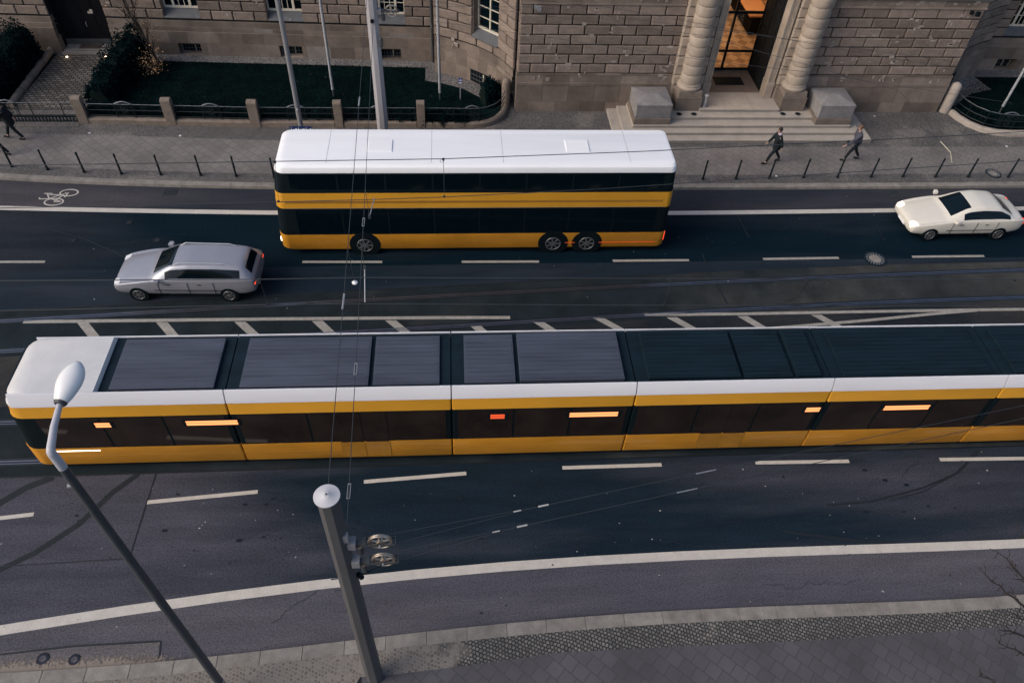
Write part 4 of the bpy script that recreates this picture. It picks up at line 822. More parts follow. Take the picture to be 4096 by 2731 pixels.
hedge('tall_hedge', [(-20.3,36.9,.6,1.6),(-20.5,35.8,.75,1.75),(-20.7,34.4,.75,1.5),(-20.8,33.2,.75,1.2),(-20.8,32.1,.7,1.0)], 1, 9000, 'tall dark conifer hedge at the left edge beyond the stone kerb')
hedge('low_hedge', [(-16.0,31.55,.33,.62),(-12,31.35,.33,.6),(-8,31.2,.33,.6),(-4,31.1,.33,.6),(-.9,30.95,.33,.58),(.9,30.95,.33,.58)], 1, 15000, 'long low dark hedge growing behind the garden fence', size=.05)
hedge('round_bush', [(1.6,32.6,.42,1.0),(2.0,32.75,.48,1.15),(2.3,33.0,.42,1.0)], 1, 2500, 'rounded dark bush in the curved corner of the left garden', size=.05, cat='bush')
hedge('low_hedge', [(25.15,31.7,.2,.5),(25.7,30.95,.25,.5),(26.5,30.65,.28,.5),(30,30.6,.28,.5),(36,30.6,.28,.5)], 1, 4000, 'low dark hedge growing behind the curved fence of the right garden', size=.05)
m = MB(); leaves(m, [(random.uniform(-15,.6),random.uniform(31.7,35.9),.235) for _ in range(70)]+[(random.uniform(25.6,29),random.uniform(30.9,33.5),.25) for _ in range(12)], .022); tag(m.build('fallen_leaves', mat('fallen_leaf', (.16,.10,.06), rough=.9, var=.3, island=.6)), kind='stuff')
# round stone kerb of the path
m = MB()
for k in range(4): a, b = 32.2+k*1.3, 33.47+k*1.3; m.tube([(-19.72+.03*k,a,.2),(-19.72+.03*k,b,.2)], .17, 12)
tag(m.build('path_kerb', GRANITE, None, auto=50), 'round topped granite kerb along the left side of the cobbled path', 'kerb')
for x, y, lb in ((-18.68,36.72,'small glowing floor lamp left of the doorstep'),(-16.86,36.76,'small glowing floor lamp right of the doorstep')):
    t = empty('floor_lamp', (x,y,.15), lb, 'floor lamp', 'floor lamps by the dark door')
    MB().lathe([(.07,.15),(.07,.17),(.055,.18)], x, y, 16).build('housing', STEEL, t); MB().lathe([(.05,.176),(.05,.19),(.02,.205)], x, y, 12).build('lens', LAMP_ON, t)
    pl = bpy.data.lights.new('floor_lamp_light', 'POINT'); pl.energy = 1.6; pl.color = (1,.72,.48); pl.shadow_soft_size = .05; po = bpy.data.objects.new('floor_lamp_light', pl); C.objects.link(po); po.location = (x,y-.05,.34)
# fences
def rail_panel(parent, path, z0=.42, z1=1.02, arch=None, bars=None, label=None):
    m = MB()
    for z in (z0+.06, (z0+z1)/2+.02): m.tube([(x,y,z) for x, y in path], .022, 6)
    P = [Vector(p) for p in path]
    o1 = [(x,y,z1) for x, y in path]; m.tube(o1, .024, 6)
    cum = [0]
    for a, b in zip(P[:-1], P[1:]): cum.append(cum[-1]+(b-a).length)
    L = cum[-1]
    def at(s):
        i = min(max(int(np.searchsorted(cum, s, 'right'))-1,0), len(P)-2); return P[i]+(P[i+1]-P[i])*((s-cum[i])/(cum[i+1]-cum[i]))
    for s in ([.05, L-.05] if bars is None else bars):
        p = at(s); m.tube([(p.x,p.y,z0-.05),(p.x,p.y,z1+.03)], .02, 6)
    panel = m.build('rail_panel', IRON, parent)
    mm = MB()   # painted highlight along the rails' upper edges, as a pale strip
    for z in (z1,): mm.tube([(x,y-.004,z+.014) for x, y in path], .013, 6)
    o = mm.build('rail_highlight', IRON_HI); o.parent = panel; o.location = -root_loc(parent)
    if arch:
        s0, s1 = arch; a, b = at(s0), at(s1); m = MB()
        for p in (a, b): m.tube([(p.x,p.y,z0-.05),(p.x,p.y,z1+.05)], .022, 6)
        for f in (.12,.88): p = a+(b-a)*f; m.tube([(p.x,p.y,z0),(p.x,p.y,z1+.05)], .012, 6)
        c = (a+b)/2
        for k in range(3):
            zc = z0+.12+k*.19; m.torus_y(c.x,c.y,zc,.075,.012,16,6); m.torus_y(c.x-.11,c.y,zc+.08,.045,.01,14,6); m.torus_y(c.x+.11,c.y,zc+.08,.045,.01,14,6)
        o = m.build('scroll_ornament', IRON); o.parent = panel; o.location = -root_loc(parent)
        m = MB(); m.tube([(*(a+(b-a)*(i/10)), z1+.02+.12*math.sin(math.pi*i/10)) for i in range(11)], .026, 6)
        o = m.build('arch_rail', IRON_HI); o.parent = panel; o.location = -root_loc(parent)
F = empty('garden_fence', (-8,30.7,PV), 'black iron garden fence with granite posts on a low wall before the left garden', 'fence')
posts = [(-16.13,31.02),(-12.33,30.88),(-8.64,30.74),(-4.95,30.72),(-1.28,30.72)]
for i, (x, y) in enumerate(posts):
    m = MB(); wd = .21 if i < 3 else .18; 
    prof = [(-.17,PV),(.17,PV),(.17,1.28)]+[(.17*math.cos(a),1.28+.12*math.sin(a)) for a in np.linspace(.2,math.pi-.2,7)]+[(-.17,1.28)]
    n = len(prof); m.add([(x-wd,y+p,z) for p,z in prof]+[(x+wd,y+p,z) for p,z in prof], [tuple(range(n)),tuple(range(2*n-1,n-1,-1))]+[(k,(k+1)%n,n+(k+1)%n,n+k) for k in range(n)]); m.build('stone_post', GRANITE, F, bevel=.012)
for (x0,y0), (x1,y1) in zip(posts[:-1], posts[1:]):
    a, b = x0+.215, x1-.215; t = (y1-y0)/(x1-x0); ya, yb = y0+t*(a-x0), y0+t*(b-x0)
    m = MB(); mid = (a+b)/2; ym = (ya+yb)/2
    for (c,yc),(d_,yd) in (((a,ya),(mid-.004,ym)),((mid+.004,ym),(b,yb))):
        m.add([(c,yc-.14,PV-.05),(d_,yd-.14,PV-.05),(d_,yd-.14,.32),(c,yc-.14,.32),(c,yc-.08,.38),(d_,yd-.08,.38),(c,yc+.08,.38),(d_,yd+.08,.38),(c,yc+.14,PV-.05),(d_,yd+.14,PV-.05)],
              [(0,1,2,3),(3,2,5,4),(4,5,7,6),(6,7,9,8),(0,3,4,6,8),(1,9,7,5,2)])
    m.build('base_wall', GRANITE, F)
    rail_panel(F, [(a,ya),(b,yb)], arch=((b-a)/2-.38,(b-a)/2+.38))
cp = [(-1.07,30.72),(.15,30.70)]; rail_panel(F, cp, bars=[.05,1.0])
cp2 = [(.15,30.70),(.95,30.68),(1.35,30.70),(1.75,30.85),(2.1,31.1),(2.38,31.5),(2.52,31.95),(2.58,32.2)]; rail_panel(F, cp2, arch=(.55,1.2), bars=[.05])
m = MB(); CP = [(-1.07,30.72),(.9,30.68),(1.4,30.70),(1.78,30.85),(2.14,31.1),(2.42,31.5),(2.56,31.95),(2.62,32.25)]
m2 = []
for (x, y), d in zip(CP, range(len(CP))): pass
def kerb_wall(parent, CP, z1, w_, name, mt):
    m = MB(); n = len(CP); rows = []
    for i in range(n):
        a = Vector(CP[max(i-1,0)]); b = Vector(CP[min(i+1,n-1)]); t = (b-a).normalized(); nn = Vector((-t.y,t.x)); p = Vector(CP[i])
        rows.append([(*(p+nn*w_),PV-.05),(*(p+nn*w_*.9),z1-.05),(*(p+nn*w_*.5),z1),(*(p-nn*w_*.5),z1),(*(p-nn*w_*.9),z1-.05),(*(p-nn*w_),PV-.05)])
    m.add([v for r in rows for v in r], [(i*6+k,(i+1)*6+k,(i+1)*6+k+1,i*6+k+1) for i in range(n-1) for k in range(5)]+[(0,1,2,3,4,5),tuple((n-1)*6+k for k in range(5,-1,-1))]); return m.build(name, mt, parent, auto=40)
kerb_wall(F, CP, .36, .15, 'base_wall', GRANITE)
m = MB(); m.lathe([(.2,PV-.05),(.2,1.35),(.17,1.45),(.09,1.52)], 2.66,32.42,14); m.build('end_post', GRANITE, F, auto=50)
F2 = empty('garden_fence', (27,30.2,PV), 'black iron fence curving round the right garden on a pale stone kerb', 'fence')
PALE = mat('pale_kerb_stone', (.33,.29,.255), rough=.85, var=.15, scale=4, fine=.15)
RP = [(24.62,31.85),(24.72,31.35),(24.98,30.8),(25.4,30.35),(25.95,30.08),(26.7,29.98),(28,29.98),(34,29.98)]
kerb_wall(F2, RP, .34, .16, 'base_wall', PALE)
m = MB(); m.lathe([(.25,PV-.05),(.25,1.42),(.21,1.56),(.1,1.64)], 24.36,32.08,16); m.build('end_post', PALE, F2, auto=50)
rail_panel(F2, [(24.68,31.9),(24.78,31.4),(25.02,30.88),(25.42,30.45),(25.95,30.2)], z0=.4, z1=1.08, bars=[.03,.8,1.7,2.2]); rail_panel(F2, [(25.95,30.2),(26.7,30.1),(28,30.08),(34,30.08)], z0=.4, z1=1.08, arch=(.05,.75), bars=[.75,1.4,2.2,3.1,5])
G = empty('iron_gate', (-18,30.95,PV), 'low black iron gate with a pierced skirt across the cobbled path', 'gate')
rail_panel(G, [(-22.5,31.0),(-16.35,31.02)], z0=.40, z1=1.05, arch=(3.0,3.75), bars=[2.9,4.3,5.6,6.1])
m = MB()
for k in range(42):
    x = -22.4+k*.145; m.box(x,x+.05,31.0,31.03,.14,.36)
m.box(-22.45,-16.36,31.0,31.035,.36,.42); m.box(-22.45,-16.36,31.0,31.035,.13,.17); m.build('skirt', IRON, G)
t = empty('standpipe', (-14.98,36.55,.14), 'small red and white hydrant marker on a grey post beside the tall hedge', 'marker post')
MB().tube([(-14.98,36.6,.14),(-15.0,36.6,1.05)], .03, 8).build('post', STEEL, t); MB().box(-15.42,-15.1,36.56,36.58,1.05,1.17).build('sign_plate', [PAPER], t); m = MB(); m.lathe([(.08,.98),(.13,1.02),(.13,1.2),(.06,1.27)], -14.98,36.58,12); m.build('cap', RED_P, t)
t = empty('garden_sign', (.54,32.94,.15), 'small blue and white sign on a thin grey post in the left garden', 'sign')
MB().tube([(.54,32.94,.14),(.54,32.94,1.06)], .028, 8).build('post', STEEL, t); m = MB(); m.box(.46,.62,32.90,32.915,1.0,1.28); o = m.build('sign_plate', SIGN_B, t)
m = MB(); m.box(.47,.61,32.893,32.899,1.01,1.07); m.add([(.475,32.894,1.16),(.53,32.894,1.13),(.605,32.894,1.15),(.60,32.894,1.19),(.50,32.894,1.185)], [(0,1,2,3,4)]); m.box(.535,.55,32.893,32.899,1.185,1.25); o2 = m.build('lettering', PAPER); o2.parent = o; o2.location = -t.location
# flagpoles
for x, y, lb in ((-5.45,33.2,'white flagpole in the left garden between the lamp post and the thick mast'),(-.43,32.95,'white flagpole standing near the curved corner of the left garden'),(27.15,31.9,'white flagpole in the right garden at the right edge')):
    t = empty('flagpole', (x,y,.14), lb, 'flagpole', 'flagpoles before the stone building')
    MB().tube([(x,y,.5),(x,y,9.5)], [.062,.05], 14).build('pole', ALU, t, auto=50); MB().tube([(x,y,.13),(x,y,.6)], .04, 10).build('hinge_base', POLE_D, t)
    MB().tube([(x+.065,y-.02,.7),(x+.065,y-.02,9)], .008, 5).build('halyard', WIRE, t)

# ------------------------------------------------------------------ trees
def branch(m, p, d, L, r, depth, tips, spread=.5, up=.1):
    pts = [Vector(p)]; n = 5; d = Vector(d).normalized()
    for i in range(n):
        d = (d+Vector((random.gauss(0,.09),random.gauss(0,.09),random.gauss(up*.3,.07)))).normalized(); pts.append(pts[-1]+d*L/n)
    rs = [r*(1-.6*i/n) for i in range(n+1)]; m.tube(pts, rs, 6 if r > .012 else 4); tips.append(pts[-1])
    if depth > 0:
        for k in range(random.choice([3,4])):
            i = random.randint(1,n); a = Vector((random.gauss(0,1),random.gauss(0,1),random.gauss(.3,.6))).normalized()
            branch(m, pts[i], d+a*spread, L*random.uniform(.45,.7), rs[i]*.65, depth-1, tips, spread, up)
t = empty('young_tree', (-14.2,36.2,.14), 'slender bare tree with golden leaves low down, beside the tall hedge', 'tree')
m = MB(); tips = []
m.tube([(-14.2,36.2,.1),(-14.32,36.15,.9),(-14.42,36.05,1.6),(-14.7,35.95,2.6),(-14.9,35.9,4.5)], [.075,.06,.05,.04,.02], 8); m.build('trunk', BARK, t)
m = MB(); tw = []
for z, x in ((.7,-14.28),(1.0,-14.33),(1.3,-14.37),(1.6,-14.42),(1.9,-14.5),(2.3,-14.6),(2.7,-14.72),(3.2,-14.78)):
    for k in range(3): branch(m, (x,36.05,z), (random.gauss(0,.55),random.gauss(-.15,.4),1.1), random.uniform(.8,1.3), .020, 2, tw, .45, .25)
m.build('branches', BARK, t)
m = MB(); P = [(-14.25+random.gauss(0,.36),35.3+random.gauss(0,.25),.25+abs(random.gauss(.35,.35))) for _ in range(330)]+[(p.x+random.gauss(0,.05),p.y+random.gauss(0,.05),p.z) for p in random.sample(tw, min(60,len(tw)))]
leaves(m, P, .036); m.build('leaves', LEAF_G, t)
m = MB(); tw2 = []
for k in range(26): branch(m, (-14.25+random.gauss(0,.15),35.4+random.gauss(0,.15),.12), (random.gauss(0,.5),random.gauss(-.1,.5),1), random.uniform(.5,.9), .010, 1, tw2, .5)
m.build('undergrowth', BARK, t)
t = empty('bare_tree', (12.2,4.3,.12), 'bare budding tree reaching in from the lower right corner over the near pavement', 'tree')
m = MB(); m.tube([(12.2,4.3,.1),(12.1,4.35,2),(11.9,4.5,4),(11.7,4.6,5.2)], [.16,.13,.10,.07], 10); m.build('trunk', BARK, t)
def limb(pts, r0):
    P = [Vector(p) for p in pts]; fine = []
    for a, b in zip(P[:-1], P[1:]):
        for i in range(6): fine.append(a+(b-a)*i/6+Vector((random.gauss(0,.018),random.gauss(0,.018),random.gauss(0,.018))))
    fine.append(P[-1]); n = len(fine); rs = [r0*(1-.82*i/(n-1)) for i in range(n)]; m.tube(fine, rs, 6)
    for i in range(4, n):
        d = (fine[i]-fine[i-1]).normalized()
        for k in range(2):
            if random.random() < .85:
                a = Vector((random.gauss(0,1),random.gauss(0,1),random.gauss(.2,.7))).normalized(); L = random.uniform(.04,.16); e = fine[i]+(d*.6+a).normalized()*L
                m.tube([fine[i], (fine[i]+e)/2+Vector((0,0,.01)), e], [.009,.007,.005], 4); m.lathe([(.003,e.z-.014),(.014,e.z),(.002,e.z+.014)], e.x, e.y, 5)
                if random.random() < .4:
                    f = e+(d+a*.5).normalized()*random.uniform(.04,.1); m.tube([e,f], [.007,.005], 4); m.lathe([(.003,f.z-.012),(.013,f.z),(.002,f.z+.012)], f.x, f.y, 5)
m = MB()
T0_ = (11.7,4.6,5.2)
for tip, mid in (((10.19,6.02,6.5),(10.75,5.35,6.2)),((9.72,5.6,6.5),(10.5,5.05,6.1)),((10.24,5.7,6.6),(10.7,5.3,6.3)),((9.47,4.58,6.5),(10.2,4.5,6.2)),((9.35,4.36,6.5),(10.0,4.05,6.3)),((9.9,4.85,6.5),(10.6,4.6,6.2)),((8.72,3.84,6.5),(9.8,3.5,6.1)),((10.5,6.3,6.9),(11.2,5.4,6.4)),((11.5,6.4,7.6),(11.6,5.4,6.6)),((12.8,5.9,7.4),(12.3,5.1,6.5)),((12.9,3.4,7.5),(12.3,4.0,6.5)),((10.6,3.1,7.0),(11.1,3.8,6.4))):
    limb([T0_, mid, tip], .046)
m.build('branches', TWIG, t)

# ------------------------------------------------------------------ bollards
BOL = [(-18.06,27.66),(-16.57,27.43),(-15.06,27.24),(-13.55,27.12),(-11.95,27.05),(-10.34,27.0),(-8.89,26.93),(-7.33,26.83),(7.94,26.56),(9.35,26.55),(10.87,26.57),(12.34,26.59),(13.84,26.61),(15.39,26.66),(16.93,26.66),(18.47,26.67),(19.95,26.70),(21.44,26.66),(22.95,26.64),(24.83,26.63)]
ORD = ['first','second','third','fourth','fifth','sixth','seventh','eighth','ninth','tenth','eleventh','twelfth']
bol = None
for i, (x, y) in enumerate(BOL):
    lb = ('slim dark iron bollard on the far pavement, %s from the left edge of the view' % ORD[i]) if i < 8 else ('slim dark iron bollard on the far pavement, %s counting back from the right edge' % ORD[19-i])
    if bol is None:
        bol = empty('bollard', (x,y,PV), lb, 'bollard', 'bollards along the far kerb')
        MB().lathe([(.062,0),(.062,.08),(.048,.10),(.042,.14),(.040,.42),(.050,.43),(.050,.46),(.040,.47),(.036,.60),(.046,.61),(.046,.64),(.036,.65),(.034,.84),(.044,.85),(.044,.88)], 0, 0, 14).build('shaft', IRON, bol, auto=40, local=True)
        MB().lathe([(.03,.88),(.040,.90),(.046,.93),(.036,.965),(.012,.985)], 0, 0, 14).build('knob', IRON, bol, auto=60, local=True)
    else: dup(bol, (x,y,PV), lb)

# ------------------------------------------------------------------ masts, lamps, overhead line
def octa(m, x, y, z0, z1, r0, r1, mi=0, rot=.39):
    n = 8; m.add([(x+r*math.cos(rot+2*math.pi*k/n), y+r*math.sin(rot+2*math.pi*k/n), z) for r, z in ((r0,z0),(r1,z1)) for k in range(n)], [(k,(k+1)%n,n+(k+1)%n,n+k) for k in range(n)]+[tuple(range(n-1,-1,-1)),tuple(range(n,2*n))], mi)
def tension_wheel(parent, x0, x, y, z):
    """spoked wheel in a fork on the right side of a mast"""
    m = MB(); m.torus_y(x,y-.012,z,.205,.018,32,8); m.torus_y(x,y+.02,z,.205,.018,32,8); m.torus_y(x,y,z,.188,.02,32,8)
    for k in range(5):
        a = 2*math.pi*k/5+.3; m.tube([(x+.04*math.cos(a),y,z+.04*math.sin(a)),(x+.18*math.cos(a),y,z+.18*math.sin(a))], [.026,.016], 6)
    m.cyl_y(x, y-.05, y+.05, z, .055, 16); wl = m.build('tension_wheel', BRASS, parent, auto=45)
    m = MB()
    for s in (-1,1):
        yy = y+s*.075; m.add([(x-.30,yy-.006,z-.02),(x-.30,yy+.006,z-.02),(x-.30,yy-.006,z+.03),(x-.30,yy+.006,z+.03),(x,yy-.006,z-.045),(x,yy+.006,z-.045),(x,yy-.006,z+.02),(x,yy+.006,z+.02),(x+.27,yy-.006,z-.02),(x+.27,yy+.006,z-.02),(x+.27,yy-.006,z+.03),(x+.27,yy+.006,z+.03)],
            [(0,2,6,4),(1,5,7,3),(4,6,10,8),(5,9,11,7),(0,4,5,1),(2,3,7,6),(4,8,9,5),(6,7,11,10),(0,1,3,2),(8,10,11,9)])
    m.box(x+.262,x+.275,y-.08,y+.08,z-.02,z+.03); m.box(x-.31,x-.25,y-.08,y+.08,z-.03,z+.04); m.box(x0,x-.311,y-.05,y+.05,z-.03,z+.03); m.build('wheel_fork', POLE_D, parent)
    m = MB(); m.cyl_y(x, y-.12, y-.076, z, .022, 8); o = m.build('axle_bolt', STEEL); o.parent = wl; o.location = -root_loc(parent)
    m = MB(); m.tube([(x0+.18,y-.02,z-.08),(x0+.18,y-.02,z-.34)], .065, 12); m.build('spring_drum', POLE_D, parent, auto=45); MB().tube([(x0+.18,y-.02,z-.06),(x0+.18,y-.02,z-.079)], .07, 12).build('drum_cap', BRASS, parent)
    MB().box(x0-.02,x0+.13,y-.09,y+.09,z-.12,z+.08).build('bracket', POLE_G, parent, bevel=.008)
M1 = empty('tram_mast', (-2.12,6.52,PV), 'thick grey octagonal tram mast with a white cap on the near pavement', 'mast')
m = MB(); octa(m, -2.1, 6.52, PV-.05, 8.55, .205, .175); m.build('pole', [mat('mast_paint', (.078,.078,.082), rough=.55, var=.12, scale=1.5, stretch=(1,1,.3))], M1)
MB().lathe([(.19,8.55),(.215,8.56),(.215,8.58),(.05,8.61),(.045,8.615),(.02,8.617)], -2.1, 6.52, 32).build('cap', mat('grey_cap', (.50,.50,.53), rough=.5, var=.06, scale=5), M1, auto=35)
m = MB(); m.tube([(-2.1,6.52,8.61),(-2.1,6.52,8.65)], .012, 6); m.build('cap_bolt', BLACK, M1)
tension_wheel(M1, -1.93, -1.38, 6.50, 7.0); tension_wheel(M1, -1.92, -1.37, 6.46, 6.38)
m = MB(); m.tube([(-1.9,6.5,5.75),(-1.84,6.5,5.6)], .05, 10); m.tube([(-1.37,6.38,6.36),(-1.86,6.45,5.78)], .012, 5); m.build('limiter', BLACK, M1); m = MB()
for z in (5.6,5.1): m.tube([(-2.29,6.5,z),(-2.42,6.48,z+.02)], .014, 6)
m.build('step_bolt', POLE_D, M1); MB().box(-2.0,-1.90,6.40,6.5,7.18,7.4).build('span_anchor', STEEL, M1)
M2 = empty('tram_mast', (-2.66,26.94,PV), 'thick pale octagonal tram mast rising behind the double-decker bus', 'mast')
m = MB(); octa(m, -2.66, 26.94, PV-.05, 8.8, .245, .20); m.build('pole', POLE_L, M2)
MB().lathe([(.22,8.8),(.24,8.81),(.24,8.83),(.05,8.9)], -2.66, 26.94, 28).build('cap', WHITE, M2, auto=35)
tension_wheel(M2, -2.46, -1.98, 26.92, 7.14); tension_wheel(M2, -2.46, -1.98, 26.92, 7.85)
m = MB(); m.cyl_y(-2.66,26.66,26.72,6.86,.07,14); m.build('span_anchor', BLACK, M2); m = MB(); m.lathe([(.05,5.9),(.07,5.95),(.07,6.2),(.03,6.3)], -2.42,26.7,10); m.build('spring_drum', POLE_D, M2)
m = MB()
for z, dx_ in ((2.35,0),(2.05,.02)): m.box(-2.72+dx_,-2.6+dx_,26.69,26.697,z,z+.03)
m.box(-2.55,-2.47,26.72,26.727,2.2,2.4); m.build('sticker', mat('sticker', (.5,.45,.2), rough=.6, var=.3), M2)
# near street lamp
L1 = empty('street_lamp', (-5.53,6.28,PV), 'tall street lamp with an egg-shaped white head on a bent dark pole at the left', 'street lamp')
MB().tube([(-5.53,6.28,PV-.05),(-5.54,6.27,5),(-5.55,6.26,10.02)], [.098,.082,.062], 18).build('pole', POLE_D, L1, auto=50)
m = MB(); m.tube([(-5.55,6.26,10.025),(-5.555,6.255,10.39),(-5.558,6.262,10.425),(-5.565,6.30,10.445),(-5.60,6.62,10.51),(-5.60,6.95,10.58)], [.064,.062,.060,.056,.049,.042], 18); m.build('arm', mat('lamp_arm_paint', (.44,.44,.48), rough=.4, var=.05), L1, auto=60)
ax = Vector((.10,.66,.14)); aL = ax.length; t_ = ax.normalized(); sx = Vector((t_.y,-t_.x,0)).normalized(); up_ = sx.cross(t_).normalized()
m = MB(); n = 22; prof = [(0,.085,.07),(.03,.10,.08),(.12,.125,.098),(.26,.155,.115),(.42,.178,.125),(.58,.182,.12),(.72,.160,.105),(.84,.118,.08),(.93,.066,.048),(.98,.025,.02)]
base = Vector((-5.595,6.98,10.59)); vs_ = []
for f, a, b in prof:
    for k in range(n):
        th = 2*math.pi*k/n; vs_.append(base+t_*(f*.68)+sx*a*math.cos(th)+up_*((b if math.sin(th) > 0 else b*.55)*math.sin(th)))
m.add(vs_, [(i*n+k,i*n+(k+1)%n,(i+1)*n+(k+1)%n,(i+1)*n+k) for i in range(len(prof)-1) for k in range(n)]+[tuple(range(n-1,-1,-1)),tuple(range((len(prof)-1)*n,len(prof)*n))])
m.build('lamp_head', WHITE, L1, smooth=True)
m = MB(); m.tube([base-t_*.03, base+t_*.012], [.075,.094], 18); m.build('collar', POLE_D, L1)
m = MB()    # rim groove round the head
n2 = 36; rim = []
for i in range(len(prof)): rim.append(base+t_*(prof[i][0]*.682)+sx*(prof[i][1]+.003))
m.tube([p-up_*.012 for p in rim], .006, 6); m.tube([base+t_*(f*.682)-sx*(a+.003)-up_*.012 for f, a, b in prof], .006, 6); m.build('rim', ALU, L1)
MB().tube([(-5.60,6.26,9.55),(-5.66,6.25,9.55)], .035, 10).build('photocell', STEEL, L1); MB().tube([(-5.53,6.28,.98),(-5.53,6.28,1.06)], .0995, 18).build('sticker_band', POLE_L, L1)
# far street lamp pole with a street name sign
L2 = empty('street_lamp', (-5.85,26.84,PV), 'slim grey street lamp pole with a blue street sign left of the thick pale mast', 'street lamp')
MB().tube([(-5.85,26.84,PV-.05),(-5.85,26.84,5),(-5.85,26.84,10.5)], [.105,.095,.07], 16).build('pole', POLE_G, L2, auto=50)
MB().tube([(-5.85,26.84,10.5),(-5.83,26.4,10.7),(-5.8,25.6,10.8)], [.07,.055,.05], 12).build('arm', POLE_G, L2, auto=50)
m = MB(); m.lathe([(.02,10.7),(.16,10.74),(.18,10.8),(.12,10.88),(.03,10.9)], -5.79, 25.3, 16); m.build('lamp_head', WHITE, L2, smooth=True)
m = MB(); m.box(-6.28,-5.42,26.70,26.725,2.42,2.62); o = m.build('street_sign', mat('navy_sign', (.02,.04,.13), rough=.4, var=.05), L2)
m = MB()
for x, wd, za, zb_ in ((-6.22,.02,2.47,2.57),(-6.06,.07,2.47,2.53),(-5.94,.022,2.47,2.57),(-5.78,.09,2.47,2.52),(-5.64,.025,2.47,2.57),(-5.50,.06,2.47,2.53)): m.box(x,x+wd,26.69,26.699,za,zb_)
o2 = m.build('lettering', PAPER); o2.parent = o; o2.location = -L2.location
MB().tube([(-5.85,26.735,3.35),(-5.85,26.72,3.35)], .03, 8).build('service_cap', PAPER, L2)
# overhead wires
def sag(a, b, s, n=14):
    a = Vector(a); b = Vector(b); return [a+(b-a)*i/n-Vector((0,0,s*4*(i/n)*(1-i/n))) for i in range(n+1)]
def catenary(name, cpts, mpts, drops, lb, arm=None):
    t = empty(name, cpts[0], lb, 'overhead line')
    MB().tube(cpts, .0115, 5).build('contact_wire', WIRE, t); MB().tube(mpts, .0125, 5).build('messenger_wire', WIRE, t)
    for x in drops:
        ip = lambda P: Vector((x, float(np.interp(x,[p[0] for p in P],[p[1] for p in P])), float(np.interp(x,[p[0] for p in P],[p[2] for p in P]))))
        a, b = ip(mpts), ip(cpts); m = MB(); m.tube([a,b], .006, 4); m.box(a.x-.03,a.x+.03,a.y-.025,a.y+.025,a.z-.05,a.z+.02); m.box(b.x-.03,b.x+.03,b.y-.02,b.y+.02,b.z-.01,b.z+.05); m.torus_y(a.x-.05,a.y,a.z-.08,.05,.006,12,4); m.build('dropper', WIRE, t)
catenary('tram_catenary', [(-40,17.2,5.5),(-12,18.0,5.5),(-5.33,18.17,5.5),(-2.35,18.26,5.5),(-.16,18.36,5.5),(4.16,18.68,5.5),(13.3,19.57,5.5),(40,22.2,5.5)],
         [(-40,18.1,6.5),(-12.15,18.59,6.5),(-5.22,18.74,6.5),(-.19,18.85,6.5),(5.77,19.21,6.5),(12.98,19.79,6.5),(15.13,19.96,6.5),(22,20.6,6.5),(40,22.3,6.5)], (-14.5,-5.0,-.2,12.4), 'pair of thin overhead tram wires above the far track, crossing the bus roof')
catenary('tram_catenary', [(-40,13.9,5.5),(-11,13.92,5.5),(-4.65,13.98,5.5),(-2.2,13.95,5.5),(4,13.75,5.5),(20,13.3,5.5),(40,12.8,5.5)],
         [(-40,14.05,6.55),(-10.8,13.93,6.5),(-4.78,13.90,6.45),(-2.3,13.86,6.5),(8,13.6,6.5),(20,13.3,6.5),(40,12.8,6.5)], (-4.7,5.5,14.5), 'pair of thin overhead tram wires above the near track in front of the hatched strip')
t = empty('span_wire', (-2.1,6.6,8.4), 'upper thin span wire stretched between the caps of the two tram masts', 'span wire'); m = MB(); P = sag((-2.12,6.69,8.42),(-2.66,26.75,8.3),.10); m.tube(P, .008, 5); m.build('wire', WIRE, t)
for y in (11.2,19.0,29): 
    if y < 26: m = MB(); z = 8.36; x = float(np.interp(y,[6.7,26.7],[-2.12,-2.66])); zz = float(np.interp(y,[p.y for p in P],[p.z for p in P])); m.tube([(x,y-.22,zz),(x,y+.22,zz)], .022, 6); m.build('insulator', STEEL, t)
t = empty('span_wire', (-1.95,6.6,7.3), 'lower span wire between the tram masts carrying white steady arms', 'span wire'); m = MB(); P = sag((-1.94,6.6,7.28),(-2.62,26.68,6.86),.12, 20); m.tube(P, .008, 5); m.build('wire', WIRE, t)
for y in (7.4,10.4,15.4): zz = float(np.interp(y,[p.y for p in P],[p.z for p in P])); x = float(np.interp(y,[p.y for p in P],[p.x for p in P])); m = MB(); m.tube([(x-.025,y-.15,zz),(x-.025,y+.15,zz)], .006, 5); m.tube([(x+.025,y-.15,zz),(x+.025,y+.15,zz)], .006, 5); m.tube([(x-.03,y-.15,zz),(x+.03,y-.15,zz)], .011, 5); m.tube([(x-.03,y+.15,zz),(x+.03,y+.15,zz)], .011, 5); m.build('turnbuckle', STEEL, t)
for (ya, za), (yb, zb_) in (((16.95,5.9),(18.26,5.55)),((14.85,5.9),(13.95,5.55))): m = MB(); m.tube([(-2.28,ya,za),(-2.25,yb,zb_)], .015, 8); m.build('steady_arm', STEEL, t); m = MB(); m.tube([(-2.28,ya,za),(-2.3,ya+.05,6.85)], .006, 4); m.box(-2.31,-2.25,ya-.04,ya+.04,za-.04,za+.06); m.build('arm_clamp', POLE_D, t)
t = empty('tension_cable', (-1.2,6.5,7.0), 'pair of thin tension cables running right from the near mast wheels', 'cable')
